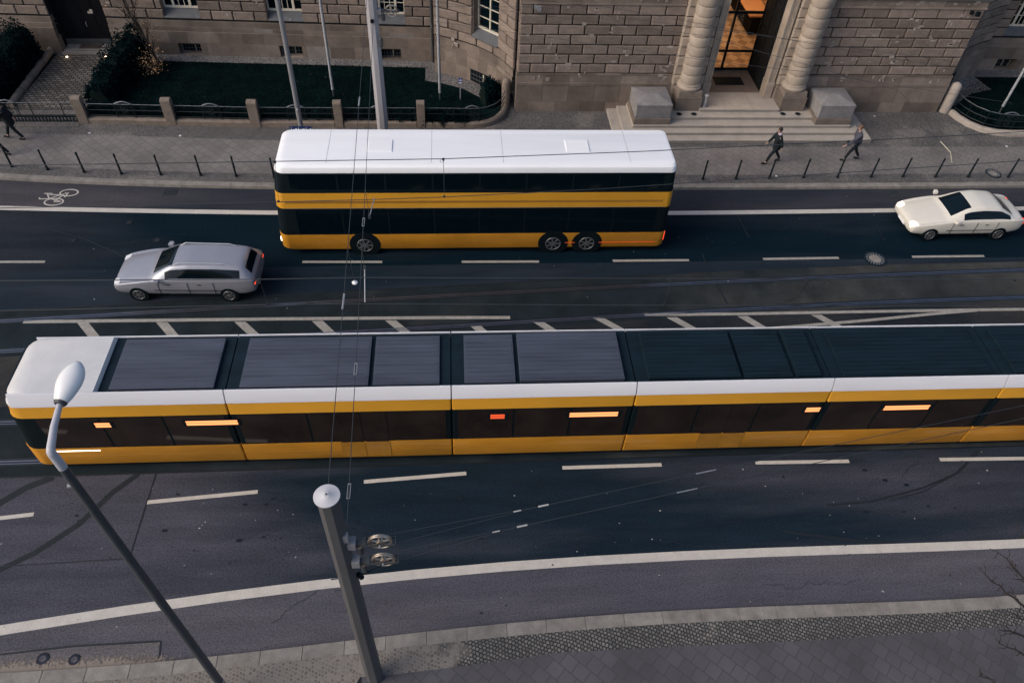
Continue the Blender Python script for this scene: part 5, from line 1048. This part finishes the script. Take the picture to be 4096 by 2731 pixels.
for z, y, e in ((7.0,6.5,(1.51,7.08,7.0)),(6.38,6.46,(1.13,6.95,6.5))):
    m = MB(); m.tube([(-1.38,y,z+.2),e], .005, 4); m.tube([(-1.38,y,z-.2),e], .005, 4); far = (13.0,9.78,6.0) if z > 6.8 else (12.85,9.43,6.0); m.tube([e,far,(far[0]*2.2-e[0]*1.2,far[1]*2.2-e[1]*1.2,5.6)], .008, 4); m.build('cable', WIRE, t)
    d = (Vector(far)-Vector(e)).normalized(); m = MB(); ev = Vector(e); m.tube([ev-d*.5,ev-d*.36], .012, 8); m.tube([ev-d*.02,ev+d*.18], .017, 8); m.build('insulator', mat('pale_insulator', (.48,.47,.46), rough=.4), t); m = MB(); m.tube([ev+d*3.3,ev+d*3.75], .012, 6); m.build('coupler', STEEL, t)
t = empty('tension_cable', (-1.9,26.9,7.1), 'fan of thin tension cables crossing the facade from the far mast to the right', 'cable')
for z0, pts in ((7.3,[(3.4,27.9,6.9),(12.0,26.1,6.7),(20.3,24.0,6.6),(27,22.2,6.5)]),(6.98,[(9.2,24.1,6.8),(12.4,23.6,6.7),(19,22,6.5)]),(8.05,[(6,27.0,7.3),(15.8,24.6,6.7),(30,21,6.4)]),(7.65,[(9,25.6,7.0),(15.2,22.6,6.6),(15.5,20.4,6.5)])):
    m = MB(); m.tube([(-1.98,26.92,z0)]+pts, .0065, 4); m.build('cable', WIRE, t)
m = MB(); m.tube([(15.1,20.6,6.5),(15.75,20.2,6.2)], .008, 4); m.build('cable', WIRE, t); m = MB(); m.tube([(15.75,20.2,6.2),(16.1,19.95,5.95),(16.3,19.9,5.6)], .013, 6); m.build('pull_off_rod', mat('cream_rod', (.62,.58,.42), rough=.5), t)
t = empty('hanging_insulator', (-2.3,12.9,7.3), 'small white disc insulator hanging from the span wires above the near tram', 'insulator'); m = MB(); m.lathe([(.02,7.26),(.06,7.27),(.065,7.30),(.02,7.33)], -2.24, 12.85, 16); m.build('disc', WHITE, t); m = MB(); m.tube([(-2.24,12.85,7.32),(-2.26,12.87,7.6),(-2.29,12.9,8.3)], .007, 4); m.build('hanger', WIRE, t)

# ------------------------------------------------------------------ vehicles
def rrect(x0, x1, y0, y1, r0, r1=None, n=5):
    """rounded rectangle in plan, r0 = corner radius at x0 end, r1 at x1 end"""
    r1 = r0 if r1 is None else r1; P = []
    for cx, cy, a0, r in ((x1-r1,y0+r1,-90,r1),(x1-r1,y1-r1,0,r1),(x0+r0,y1-r0,90,r0),(x0+r0,y0+r0,180,r0)):
        for k in range(n+1): a = R(a0+90*k/n); P.append((cx+r*math.cos(a), cy+r*math.sin(a)))
    return P
def shell(m, rings, cap=True, mi=0):     # rings: list of (poly, z)
    n = len(rings[0][0]); m.add([(x,y,z) for P, z in rings for x, y in P], [(i*n+k,i*n+(k+1)%n,(i+1)*n+(k+1)%n,(i+1)*n+k) for i in range(len(rings)-1) for k in range(n)]+([tuple(range(n-1,-1,-1)),tuple(range((len(rings)-1)*n,len(rings)*n))] if cap else []), mi); return m
def wheel(parent, x, y0, y1, r, name='wheel'):
    m = MB(); m.cyl_y(x, y0, y1, r, r, 26); w_ = m.build(name, BLACK, parent, auto=40, local=True); m = MB(); yo = min(y0,y1) if y0 < 0 else max(y0,y1); sg = -1 if y0 < 0 else 1
    m.torus_y(x, yo+sg*.002, r, r*.60, .018, 26, 6)
    for k in range(7):
        a = 2*math.pi*k/7; m.hexa([(x+r*.12*math.cos(a-.5),yo,r+r*.12*math.sin(a-.5)),(x+r*.58*math.cos(a-.13),yo,r+r*.58*math.sin(a-.13)),(x+r*.58*math.cos(a+.13),yo,r+r*.58*math.sin(a+.13)),(x+r*.12*math.cos(a+.5),yo,r+r*.12*math.sin(a+.5))]+[(x+r*.12*math.cos(a-.5),yo+sg*.012,r+r*.12*math.sin(a-.5)),(x+r*.58*math.cos(a-.13),yo+sg*.012,r+r*.58*math.sin(a-.13)),(x+r*.58*math.cos(a+.13),yo+sg*.012,r+r*.58*math.sin(a+.13)),(x+r*.12*math.cos(a+.5),yo+sg*.012,r+r*.12*math.sin(a+.5))])
    m.cyl_y(x, yo, yo+sg*.02, r, r*.17, 14); o = m.build('rim', RIM, None, local=True); o.parent = w_; return w_

# --- the near tram: yellow and white articulated, running along the near track
TR = empty('tram', (0,13.9,.0), 'long yellow and white articulated tram with a dark window band on the near track', 'tram', rz=R(-.45))
X0, X1, HW = -12.1, 29.5, 1.2
cuts = [-12.1,-6.1,-.1,5.0,10.6,15.7,21.3,29.5]
JN = .016
mods = [(a+(JN if i else 0), b-(JN if i < len(cuts)-2 else 0)) for i, (a, b) in enumerate(zip(cuts[:-1], cuts[1:]))]
for i, (a, b) in enumerate(mods):
    r0 = .45 if i == 0 else .04; r1 = .45 if i == len(mods)-1 else .04
    rr = lambda inset, hw, e=0: rrect(a+(inset if i == 0 else 0)+e, b-(inset if i == len(mods)-1 else 0)-e, -hw, hw, r0, r1)
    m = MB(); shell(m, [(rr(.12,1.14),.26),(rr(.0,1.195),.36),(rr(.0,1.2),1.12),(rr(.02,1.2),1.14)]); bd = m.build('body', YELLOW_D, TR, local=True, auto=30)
    m = MB(); shell(m, [(rr(.02,1.192),1.142),(rr(.18,1.188),2.56)]); m.build('window_band', BLACK, TR, local=True, auto=30)
    m = MB(); shell(m, [(rr(.18,1.2),2.562),(rr(.2,1.195),2.60),(rr(.26,1.165),2.975)]); m.build('cantrail', YELLOW, TR, local=True, auto=30)
    # roof: white fairings each side, dark well between
    m = MB(); shell(m, [(rr(.26,1.14),2.976),(rr(.3,1.04),3.24)]); m.build('roof', ROOF_D, TR, local=True)
    e0 = .26 if i == 0 else 0; e1 = .26 if i == len(mods)-1 else 0
    for s in (-1,1):
        m = MB(); sec = [(1.165,2.995),(1.155,3.05),(1.06,3.36),(1.035,3.405),(1.01,3.40),(1.01,3.1)] if s < 0 else [(1.165,2.995),(1.155,3.05),(1.09,3.26),(1.07,3.285),(1.045,3.28),(1.045,3.1)]; xs_ = (a+e0+(.25 if i == 0 else 0), b-e1)
        m.add([(x,s*y,z) for x in xs_ for y, z in sec], [(k,(k+1)%6,6+(k+1)%6,6+k) for k in range(6)]+[(0,1,2,3,4,5),(11,10,9,8,7,6)]); m.build('roof_fairing', TRAM_W, TR, local=True, auto=40)
    # panes
    if i == 0 or i == len(mods)-1: xa, xb = (a+.9, b-.12) if i == 0 else (a+.12, b-.9)
    else: xa, xb = a+.12, b-.12
    nw = max(2, round((xb-xa)/1.75)); pw = (xb-xa)/nw
    for s in (-1,1):
        for k in range(nw):
            m = MB(); u, v = xa+k*pw+.03, xa+(k+1)*pw-.03; m.hexa([(u,s*1.19,1.2),(v,s*1.19,1.2),(v,s*1.199,1.2),(u,s*1.199,1.2),(u,s*1.185,2.5),(v,s*1.185,2.5),(v,s*1.196,2.5),(u,s*1.196,2.5)]); m.build('window', GLASS_W, TR, local=True)
    # roof equipment boxes
    if i > 0:
        x = a+.35
        while x < b-.9:
            L_ = random.choice([1.4,2.6,3.4,4.4]); L_ = min(L_, b-.3-x); h_ = random.uniform(.05,.14); mt = ROOF_M if (x < 2.5 and random.random() < .75) else ROOF_D
            m = MB(); m.box(x,x+L_,-.86,.90,3.245,3.245+h_)
            for j in range(11): m.box(x+.05,x+L_-.05,-.80+j*.155,-.80+j*.155+random.uniform(.03,.09),3.245+h_,3.255+h_+random.uniform(0,.012))
            m.build('equipment_box', mt, TR, local=True, bevel=.02); x += L_+.12
    else:
        m = MB(); m.box(-9.1,-6.4,-.86,.90,3.245,3.33); 
        for j in range(11): m.box(-9.05,-6.45,-.80+j*.155,-.80+j*.155+.06,3.33,3.342)
        m.build('equipment_box', ROOF_M, TR, local=True, bevel=.02)
        m = MB(); P0 = rrect(a+.25,-9.35,-1.16,1.16,.42,.05); P1 = rrect(a+.36,-9.4,-1.07,1.07,.4,.05); P2 = rrect(a+.6,-9.45,-.98,.98,.38,.05); shell(m, [(P0,2.98),(P1,3.24),(P2,3.36)]); m.build('roof_end_cap', mat('cap_white', (.56,.56,.57), rough=.5, var=.06), TR, local=True, auto=40)
for c in cuts[1:-1]:
    m = MB(); m.box(c-JN-.002,c+JN+.002,-1.10,1.10,.34,3.0); m.build('gangway_bellows', BLACK, TR, local=True)
for xc, s in ((-2.6,-1),(7.9,-1),(18.6,-1)):
    m = MB(); m.box(xc-.72,xc-.01,s*1.203,s*1.212,.42,1.13) if False else None
    for u, v in ((xc-.70,xc-.012),(xc+.012,xc+.70)):
        m = MB(); m.box(u,v,-1.212,-1.201,.40,1.12); dleaf = m.build('door', mat('door_paint', (.36,.165,.022), rough=.34, var=.15, coat=.3), TR, local=True)
        m = MB(); m.hexa([(u+.02,-1.207,1.13),(v-.02,-1.207,1.13),(v-.02,-1.2,1.13),(u+.02,-1.2,1.13),(u+.02,-1.205,2.5),(v-.02,-1.205,2.5),(v-.02,-1.198,2.5),(u+.02,-1.198,2.5)]); o = m.build('door_glass', GLASS_W, None, local=True); o.parent = dleaf
for (xa, xb), mt in (((-9.72,-9.32),LED),((-7.32,-5.95),LED),((.98,1.38),LED_R),((3.22,4.6),LED),((10.1,10.52),LED),((12.45,13.82),LED)):
    m = MB(); m.box(xa-.08,xb+.08,-1.209,-1.2,2.07,2.36); dp = m.build('destination_display', BLACK, TR, local=True)
    m = MB(); m.box(xa,xb,-1.2125,-1.2095,2.225,2.31); m.box(xa,xb,-1.2125,-1.2095,2.115,2.205); o = m.build('led_rows', mt, None, local=True); o.parent = dp
m = MB(); m.box(-11.35,-10.0,-1.208,-1.19,1.0,1.03); m.build('marker_light', LAMP_ON, TR, local=True)
m = MB(); m.box(-11.6,29.3,-1.204,-1.199,.725,.737); m.build('trim_line', STRIPE, TR, local=True)
m = MB(); shell(m, [(rrect(X0+.15,X1-.15,-1.05,1.05,.3),.05),(rrect(X0+.15,X1-.15,-1.05,1.05,.3),.255)]); m.build('underframe', BLACK, TR, local=True)
m = MB()
for x in (-9.4,-7.6,1.6,3.4,12.3,14.1,23.5,25.3): m.cyl_y(x,-.80,-.68,.31,.30,20); m.cyl_y(x,.68,.80,.31,.30,20)
m.build('bogie_wheels', POLE_D, TR, local=True)
for s in (-1,1):
    m = MB(); m.cyl_y(0,0,.01,0,.07,12); o = m.build('tail_light', RED_L, TR, local=True); o.location = (X0+.03,s*.85,.9); o.rotation_euler.z = R(90)

# --- double-decker bus
BU = empty('double_decker_bus', (.95,23.28,0), 'yellow double-decker bus with a white roof in the far lane', 'bus', rz=R(-.2))
a, b, hw = -7.3, 7.2, 1.22
rr = lambda i, h, e=0: rrect(a+i, b-i*.4, -h, h, .35, .22)
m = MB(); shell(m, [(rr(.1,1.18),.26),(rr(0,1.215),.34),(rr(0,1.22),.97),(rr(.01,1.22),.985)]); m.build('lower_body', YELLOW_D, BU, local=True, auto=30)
m = MB(); shell(m, [(rr(.01,1.212),.986),(rr(.1,1.21),2.19)]); m.build('lower_window_band', BLACK, BU, local=True, auto=30)
m = MB(); shell(m, [(rr(.1,1.22),2.192),(rr(.12,1.222),2.5),(rr(.16,1.22),2.86)]); m.build('upper_body', YELLOW, BU, local=True, auto=30)
m = MB(); shell(m, [(rr(.16,1.212),2.862),(rr(.3,1.195),3.70)]); m.build('upper_window_band', BLACK, BU, local=True, auto=30)
m = MB(); shell(m, [(rr(.3,1.215),3.702),(rr(.32,1.21),3.80),(rr(.36,1.17),3.90),(rr(.45,1.08),3.965),(rr(.6,.9),3.99)]); m.build('roof', BUS_W, BU, local=True, auto=25)
for x in (-3.4,3.6): m = MB(); m.box(x-.42,x+.42,-.36,.36,3.985,4.02); m.build('roof_hatch', BUS_W, BU, local=True, bevel=.015)
for x in (-5.2,-1.6,.9,5.4): m = MB(); m.box(x-.008,x+.008,-.98,.98,3.9,3.9935); m.build('roof_seam', mat('seam_grey', (.42,.43,.46), rough=.6), BU, local=True)
m = MB(); m.box(a+.5,b-.4,-1.228,-1.221,2.43,2.53); m.build('trim_stripe', STRIPE, BU, local=True); m = MB(); m.box(a+.4,b-.3,-1.2225,-1.2,2.20,2.215); m.build('gutter_line', STEEL, BU, local=True)
for s in (-1,1):
    for z0, z1, y_ in ((1.05,2.12,1.213),(2.93,3.63,1.206)):
        nw = 8; xa, xb = a+.75, b-.5; pw = (xb-xa)/nw
        for k in range(nw):
            u, v = xa+k*pw+.035, xa+(k+1)*pw-.035; m = MB(); tp = y_-.009 if z0 > 2 else y_-.001
            m.hexa([(u,s*(y_-.012),z0),(v,s*(y_-.012),z0),(v,s*(y_+.004),z0),(u,s*(y_+.004),z0),(u,s*(tp-.012),z1),(v,s*(tp-.012),z1),(v,s*(tp+.004),z1),(u,s*(tp+.004),z1)]); m.build('window', GLASS, BU, local=True)
for z0, z1, x, xt in ((1.0,2.15,a+.02,a+.10),(2.9,3.66,a+.17,a+.295)):
    m = MB(); m.hexa([(x-.012,-.85,z0),(x+.05,-.85,z0),(x+.05,.85,z0),(x-.012,.85,z0),(xt-.012,-.82,z1),(xt+.05,-.82,z1),(xt+.05,.82,z1),(xt-.012,.82,z1)]); m.build('windscreen', GLASS, BU, local=True)
for s in (-1,1):
    m = MB(); m.box(b-.03,b+.01,s*.98-.1,s*.98+.1,.5,.9); m.build('tail_light', RED_L, BU, local=True); m = MB(); m.box(a-.012,a+.06,s*.82-.16,s*.82+.16,.52,.68); m.build('headlight', LAMP_ON, BU, local=True)
for x in (-4.2,2.9,4.2):
    for s in (-1,1):
        y0, y1 = (-1.226,-.9) if s < 0 else (.9,1.226); w_ = wheel(BU, x, y0, y1, .47)
    m = MB(); m.cyl_y(x,-1.2225,-1.2,.50,.58,26); m.build('wheel_arch', BLACK, BU, local=True)
m = MB(); shell(m, [(rr(.3,1.05),.12),(rr(.3,1.05),.255)]); m.build('underframe', BLACK, BU, local=True)
m = MB(); m.box(b-.02,b+.008,-1.0,1.0,.32,.42); m.build('bumper', BLACK, BU, local=True); m = MB(); m.box(b-4.0,b-.35,-1.2245,-1.219,.50,.53); m.build('tail_streak_strip', mat('red_streak_glow', (.55,.06,.02), rough=.3, emit=(1,.12,.02), es=.25), BU, local=True)  # dim glowing strip added for the tail light's red streak

# --- cars
def car(name, loc, rz, paint, lb, wagon=False, L=4.6, W=1.8, lights=False, roofrails=False):
    t = empty(name, loc, lb, 'car', rz=rz)
    # stations: x, halfwidth, z sill, z belt, z roof, roof halfwidth ; nose at -L/2
    h = L/2
    if wagon: st = [(-h,.74,.36,.58,.60,.62),(-h+.08,.83,.25,.66,.69,.66),(-h+.45,.87,.22,.76,.80,.66),(-h+1.0,.90,.22,.86,.90,.68),(-h+1.30,.90,.22,.90,.955,.70),(-h+1.36,.90,.22,.90,.985,.70),(-h+1.98,.90,.22,.93,1.32,.61),(-h+2.10,.90,.22,.93,1.38,.60),(-h+2.66,.90,.22,.94,1.43,.60),(-h+2.74,.90,.22,.94,1.43,.60),(-h+3.46,.90,.22,.95,1.43,.59),(-h+3.54,.90,.22,.95,1.43,.59),(-h+4.28,.89,.24,.96,1.38,.58),(-h+4.44,.88,.25,.96,1.35,.575),(h-.30,.87,.27,.97,1.30,.57),(h-.08,.83,.32,.94,1.0,.62),(h-.02,.80,.36,.90,.94,.62),(h,.74,.42,.82,.85,.6)]; WS, SW, RW, RWX = (5,6), ((6,9),(9,11),(11,13)), (14,15), 0
    else: st = [(-h,.74,.36,.58,.60,.62),(-h+.08,.83,.25,.66,.69,.66),(-h+.45,.87,.22,.75,.78,.66),(-h+1.0,.90,.22,.84,.88,.68),(-h+1.40,.90,.22,.89,.94,.70),(-h+1.47,.90,.22,.89,.97,.70),(-h+2.10,.90,.22,.92,1.30,.60),(-h+2.24,.90,.22,.92,1.37,.59),(-h+2.76,.90,.22,.93,1.43,.59),(-h+2.84,.90,.22,.93,1.43,.59),(-h+3.46,.90,.22,.94,1.39,.58),(-h+3.60,.90,.23,.95,1.35,.57),(-h+4.06,.89,.25,.96,1.10,.62),(-h+4.16,.88,.26,.97,1.04,.65),(-h+4.3,.87,.27,.97,1.01,.66),(h-.06,.82,.32,.93,.97,.62),(h,.74,.40,.84,.86,.58)]; WS, SW, RW, RWX = (5,6), ((6,9),(9,12)), (11,12), 1
    k = W/1.8; m = MB(); rows = []
    for x, w_, zs, zb_, zr, rw in st:
        w_ *= k; rw *= k; half = [(w_*.86,zs),(w_*.97,zs+.12),(w_,(zs+zb_)/2+.05),(w_*.97,zb_),(w_*.94,zb_+.02),(rw+(w_*.94-rw)*.14,zr-.055),(rw*.90,zr-.005),(rw*.4,zr+.02)]
        rows.append([(x,-y,z) for y, z in half]+[(x,y,z) for y, z in reversed(half)])
    n = len(rows[0]); e = n-1; PN = ['body','windscreen','rear_window']
    for i in range(len(rows)-1):
        for j in range(n):
            mi = 0
            if WS[0] <= i <= WS[1] and 6 <= j < e-6: mi = 1
            if RW[0] <= i < RW[1]+RWX and 6 <= j < e-6: mi = 2
            for q_, sw in enumerate(SW):
                if sw[0] <= i < sw[1] and j in (4, e-5): mi = 3+q_*2+(j != 4)
            m.f.append((i*n+j,(i+1)*n+j,(i+1)*n+(j+1)%n,i*n+(j+1)%n)); m.m.append(mi)
    m.v = [v for r in rows for v in r]
    m.f += [tuple(range(n-1,-1,-1)),tuple(range((len(rows)-1)*n,len(rows)*n))]; m.m += [0,0]
    tmp = m.build('body_form', [paint]+[GLASS]*(2+2*len(SW)), None, local=True, subsurf=2, smooth=True)
    dg = bpy.context.evaluated_depsgraph_get(); em_ = tmp.evaluated_get(dg).to_mesh(); vv = [tuple(v.co) for v in em_.vertices]; nv_ = [v.normal.copy() for v in em_.vertices]
    fa = [(tuple(p_.vertices), p_.material_index) for p_ in em_.polygons]
    bpy.data.objects.remove(tmp)
    for mi in range(3+2*len(SW)):
        F_ = [f for f, q_ in fa if q_ == mi]; used = sorted({v for f in F_ for v in f}); ix = {v: q_ for q_, v in enumerate(used)}
        mm = MB(); mm.v = [vv[v] for v in used]; mm.f = [tuple(ix[v] for v in f) for f in F_]; mm.m = [0]*len(F_)
        mm.build((PN+['side_window']*9)[mi], paint if mi == 0 else GLASS, t, local=True, smooth=True)
    for x in (-h+.85, h-.95):
        for s in (-1,1):
            y0, y1 = (-.90*k,-.68) if s < 0 else (.68,.90*k); wheel(t, x, y0, y1, .315)
    for s in (-1,1):
        m = MB(); m.hexa([(-h+.02,s*.50,.56),(-h+.02,s*.70,.56),(-h+.22,s*.80,.56),(-h+.22,s*.50,.56),(-h+.06,s*.50,.70),(-h+.06,s*.68,.70),(-h+.26,s*.78,.72),(-h+.26,s*.50,.72)]); m.build('headlight', LAMP_ON if lights else WHITE, t, local=True)
        m = MB(); m.hexa([(h-.16,s*.60,.72),(h-.16,s*.84,.72),(h+.0,s*.78,.72),(h+.0,s*.60,.72),(h-.16,s*.6,.9),(h-.16,s*.83,.9),(h-.03,s*.76,.9),(h-.03,s*.6,.9)]); m.build('tail_light', RED_L, t, local=True)
        m = MB(); m.hexa([(-h+1.55,s*.90*k,.93),(-h+1.75,s*.90*k,.93),(-h+1.75,s*1.05*k,.95),(-h+1.6,s*1.05*k,.95),(-h+1.55,s*.90*k,1.05),(-h+1.75,s*.90*k,1.05),(-h+1.75,s*1.05*k,1.08),(-h+1.6,s*1.05*k,1.08)]); m.build('mirror', paint, t, local=True, bevel=.02)
        if roofrails: m = MB(); m.tube([(-h+2.2,s*.53,1.36),(-h+2.4,s*.53,1.47),(-h+3.9,s*.52,1.45),(-h+4.1,s*.52,1.38)], .014, 6); m.build('roof_rail', ALU, t, local=True)
    m = MB(); m.box(-h-.005,-h+.03,-.26,.26,.36,.47); m.build('number_plate', PAPER, t, local=True); m = MB(); m.box(-h+.02,-h+.08,-.45,.45,.36,.52); m.build('grille', BLACK, t, local=True)
    m = MB()
    for s in (-1,1): m.box(-h+1.45,h-1.0,s*.892*k-.004,s*.892*k+.012*s if s > 0 else s*.892*k+.004,.52,.55)
    m.build('side_trim', BLACK, t, local=True)
    m = MB()     # door and bonnet shut lines
    for s in (-1,1):
        for x in (-h+1.62,-h+2.62,-h+3.5): m.box(x-.006,x+.006,s*.895*k-.006,s*.895*k+.006,.34,.90)
        m.box(-h+1.9,-h+2.05,s*.905*k-.008,s*.905*k+.008,.80,.82); m.box(-h+2.95,-h+3.1,s*.905*k-.008,s*.905*k+.008,.80,.82)
    m.build('shut_lines', BLACK, t, local=True)
    return t
car('parked_car' if False else 'car', (-9.3,20.62,0), R(-2), SILVER, 'silver estate car on the far tram track, left of the bus', wagon=True, L=4.9, W=1.84, roofrails=True)
car('car', (20.7,23.42,0), R(.4), CREAM, 'cream car with lit headlights following the bus at the right edge', L=4.7, W=1.86, lights=True)
hl = bpy.data.lights.new('headlight_beam', 'SPOT'); hl.energy = 30; hl.color = (1,.85,.65); hl.spot_size = R(60); hl.spot_blend = .8; hl.shadow_soft_size = .1; ho = bpy.data.objects.new('headlight_beam', hl); C.objects.link(ho); ho.location = (18.25,22.9,.62); ho.rotation_euler = (R(80),0,R(90))

# ------------------------------------------------------------------ people
def person(loc, rz, lb, pose, coat, trousers, hair, scarf=None, long_coat=False, bag=None):
    """body faces -X in its own frame; pose gives hip, knees, ankles, arms"""
    t = empty('person', loc, lb, 'person', 'people walking past on the far pavement', rz=rz)
    p = pose; lean = p.get('lean', .06)
    hipz = .90; sh = Vector((-lean,0,1.42)); neck = Vector((-lean*1.15,0,1.52)); head = Vector((-lean*1.3-.02,0,1.66))
    J = {'hip': Vector((0,0,hipz)), 'waist': Vector((-lean*.4,0,1.10)), 'chest': Vector((-lean*.8,0,1.30)), 'neck': neck, 'headc': head}
    def legs(s, fwd, lift):      # fwd: foot offset along -X
        hp = Vector((0,s*.09,hipz-.04)); an = Vector((-fwd, s*.09, .09+lift)); kn_ = (hp+an)/2+Vector((-.05-.04*abs(fwd),0,.01)); toe = an+Vector((-.13,0,-.045)) ; return hp, kn_, an, toe
    def arms(s, fwd):
        a = sh+Vector((0,s*.20,-.02)); el = a+Vector((-fwd*.34,s*.04,-.28)); wr = el+Vector((-fwd*.34-.05,0,-.23)); return a, el, wr
    def skinmesh(name, chains, mt, sub=2):
        verts = []; edges = []; rad = []; idx = {}
        def vid(k, r):
            key = tuple(round(c,4) for c in k)
            if key not in idx: idx[key] = len(verts); verts.append(tuple(k)); rad.append(r)
            return idx[key]
        for ch in chains:
            prev = None
            for pt_, r in ch:
                i = vid(pt_, r)
                if prev is not None and prev != i: edges.append((prev, i))
                prev = i
        me = bpy.data.meshes.new(name); me.from_pydata(verts, edges, []); o = bpy.data.objects.new(name, me); C.objects.link(o); o.parent = t
        md = o.modifiers.new('skin', 'SKIN'); md.use_smooth_shade = True
        for sv, r in zip(me.skin_vertices[0].data, rad): sv.radius = r if isinstance(r, tuple) else (r, r)
        me.skin_vertices[0].data[0].use_root = True
        sb = o.modifiers.new('sub', 'SUBSURF'); sb.levels = sub; sb.render_levels = sub
        me.materials.append(mt); return o
    def hand_chain(wr, s, d):
        c = [[(wr, .026), (wr+d*.05, (.036,.018)), (wr+d*.09, (.038,.016))]]
        pb = wr+d*.09
        for k in range(4):
            off = Vector(((k-1.5)*.019,0,0)); L_ = (.065,.075,.07,.055)[k]; q1 = pb+off+d*L_*.5+Vector((-.004,-s*.006,0)); q2 = pb+off+d*L_+Vector((-.008,-s*.022,.006)); c.append([(pb,(.038,.016)),(pb+off*.9+d*.012,.0095),(q1,.009),(q2,.0075)])
        c.append([(wr+d*.05,(.036,.018)),(wr+d*.065+Vector((-.035,-s*.01,0)),.011),(wr+d*.10+Vector((-.045,-s*.02,0)),.009)]); return c
    ch = [[(J['hip'],(.14,.11)),(J['waist'],(.13,.10)),(J['chest'],(.15,.11)),(neck,.052),(head+Vector((0,0,-.06)),(.065,.07)),(head+Vector((.005,0,.03)),(.078,.092)),(head+Vector((.008,0,.10)),(.06,.07))]]
    ch.append([(head+Vector((0,0,-.06)),(.065,.07)),(head+Vector((-.085,0,-.03)),.018)])       # nose/chin ridge
    lg = []
    for s, (fwd, lift) in zip((-1,1), p['feet']):
        hp, k_, an, toe = legs(s, fwd, lift); lg.append((hp,k_,an,toe)); ch.append([(J['hip'],(.14,.11)),(hp,.085),(k_,.055),(an,.038),(toe,(.028,.02))])
    ar = []
    for s, fwd in zip((-1,1), p['arms']):
        a_, el, wr = arms(s, fwd); ar.append((a_,el,wr)); d_ = (wr-el).normalized(); ch.append([(J['chest'],(.15,.11)),(a_,.055),(el,.042),(wr,.026)]); ch += hand_chain(wr, s, d_)
    skinmesh('body', ch, SKIN, 2)
    # trousers and shoes
    tr_ = [[(J['hip'],(.16,.125)),(J['waist'],(.14,.11))]]
    for hp, k_, an, toe in lg: tr_.append([(J['hip'],(.16,.125)),(hp,.098),(k_,.072),(an+Vector((0,0,.02)),.058)])
    skinmesh('trousers', tr_, trousers, 2)
    for hp, k_, an, toe in lg: skinmesh('shoe', [[(an+Vector((.06,0,-.045)),(.045,.04)),(an+Vector((-.02,0,-.03)),(.05,.052)),(toe+Vector((.0,0,.005)),(.056,.045)),(toe+Vector((-.09,0,0)),(.048,.036))]], CLOTH_D, 1)
    low = J['hip']+Vector((0,0,-.28 if long_coat else -.06))
    cc = [[(low,(.22,.17) if long_coat else (.195,.155)),(J['hip'],(.205,.16)),(J['waist'],(.185,.15)),(J['chest'],(.205,.16)),(sh+Vector((0,0,.02)),(.145,.115)),(neck+Vector((0,0,-.03)),.075)]]
    for a_, el, wr in ar: cc.append([(J['chest'],(.205,.16)),(a_,.092),(el,.072),(wr+(el-wr)*.08,.05)])
    skinmesh('coat', cc, coat, 2)
    if scarf: skinmesh('scarf', [[(sh+Vector((.0,-.13,.05)),.065),(neck+Vector((.02,0,-.01)),(.085,.085)),(sh+Vector((.0,.13,.05)),.065)]], scarf, 2)
    hm = MB(); nn = 14
    prof = [(.088,-.03),(.099,.01),(.102,.05),(.094,.09),(.07,.125),(.03,.142)]
    hm.add([(head.x+.012+r*math.cos(2*math.pi*k/nn)*(1.08 if math.cos(2*math.pi*k/nn) > 0 else .92), head.y+r*.92*math.sin(2*math.pi*k/nn), head.z+z+(.035 if math.cos(2*math.pi*k/nn) < -.4 and z < .06 else 0)) for r, z in prof for k in range(nn)], [(i*nn+k,i*nn+(k+1)%nn,(i+1)*nn+(k+1)%nn,(i+1)*nn+k) for i in range(len(prof)-1) for k in range(nn)]+[tuple(range((len(prof)-1)*nn,len(prof)*nn))])
    hm.build('hair', hair, t, local=True, subsurf=1, smooth=True)
    em = MB()
    for s in (-1,1): em.lathe([(.004,head.z-.004),(.010,head.z+.004),(.004,head.z+.012)], head.x-.082, s*.032, 6)
    em.build('eyes', HAIR, t, local=True)
    return t
person((14.3,27.78,PV), R(4), 'person in a dark coat with a pale scarf walking left before the steps', dict(feet=((.34,.0),(-.36,.03)), arms=(-.35,.35), lean=.08), CLOTH_D, CLOTH_D, HAIR, scarf=CLOTH_P, long_coat=True)
person((18.0,27.95,PV), R(-8), 'person in a blue-grey jacket and dark trousers walking by the right end of the steps', dict(feet=((.30,.0),(-.34,.05)), arms=(.6,-.55), lean=.10), CLOTH_B, CLOTH_D, HAIR_B)
person((-18.55,29.7,PV), R(3), 'person in black walking out of view at the left edge in front of the gate', dict(feet=((-.30,.0),(.36,.03)), arms=(.35,-.35), lean=.08), CLOTH_D, CLOTH_D, HAIR, long_coat=True)
person((-18.75,28.6,PV), R(-3), 'person in black at the left edge walking closest to the bollards', dict(feet=((-.32,.0),(.34,.03)), arms=(-.3,.3), lean=.08), CLOTH_D, CLOTH_D, HAIR)

# ------------------------------------------------------------------ litter
for i, (x, y, z, lb) in enumerate(((-15.7,30.1,PV,'crumpled white paper scrap on the pavement before the leftmost fence panel'),(-11.8,29.9,PV,'small white paper scrap on the pavement before the second fence panel'),(-6.6,26.95,PV,'white paper scrap by the kerb left of the lamp post'),(20.6,31.6,PV,'white paper scrap on the pavement against the right facade'),(26.0,29.0,PV,'white paper scrap on the pavement beside the curved fence'),(14.2,26.75,PV,'white paper scrap lying between two bollards before the steps'))):
    m = MB(); n = 7; m.add([(x+random.uniform(.03,.09)*math.cos(6.283*k/n), y+random.uniform(.03,.07)*math.sin(6.283*k/n), z+.012+random.uniform(0,.02)) for k in range(n)]+[(x,y,z+.045)], [(k,(k+1)%n,n) for k in range(n)])
    tag(m.build('paper_scrap', PAPER), lb, 'litter', 'scraps of litter')
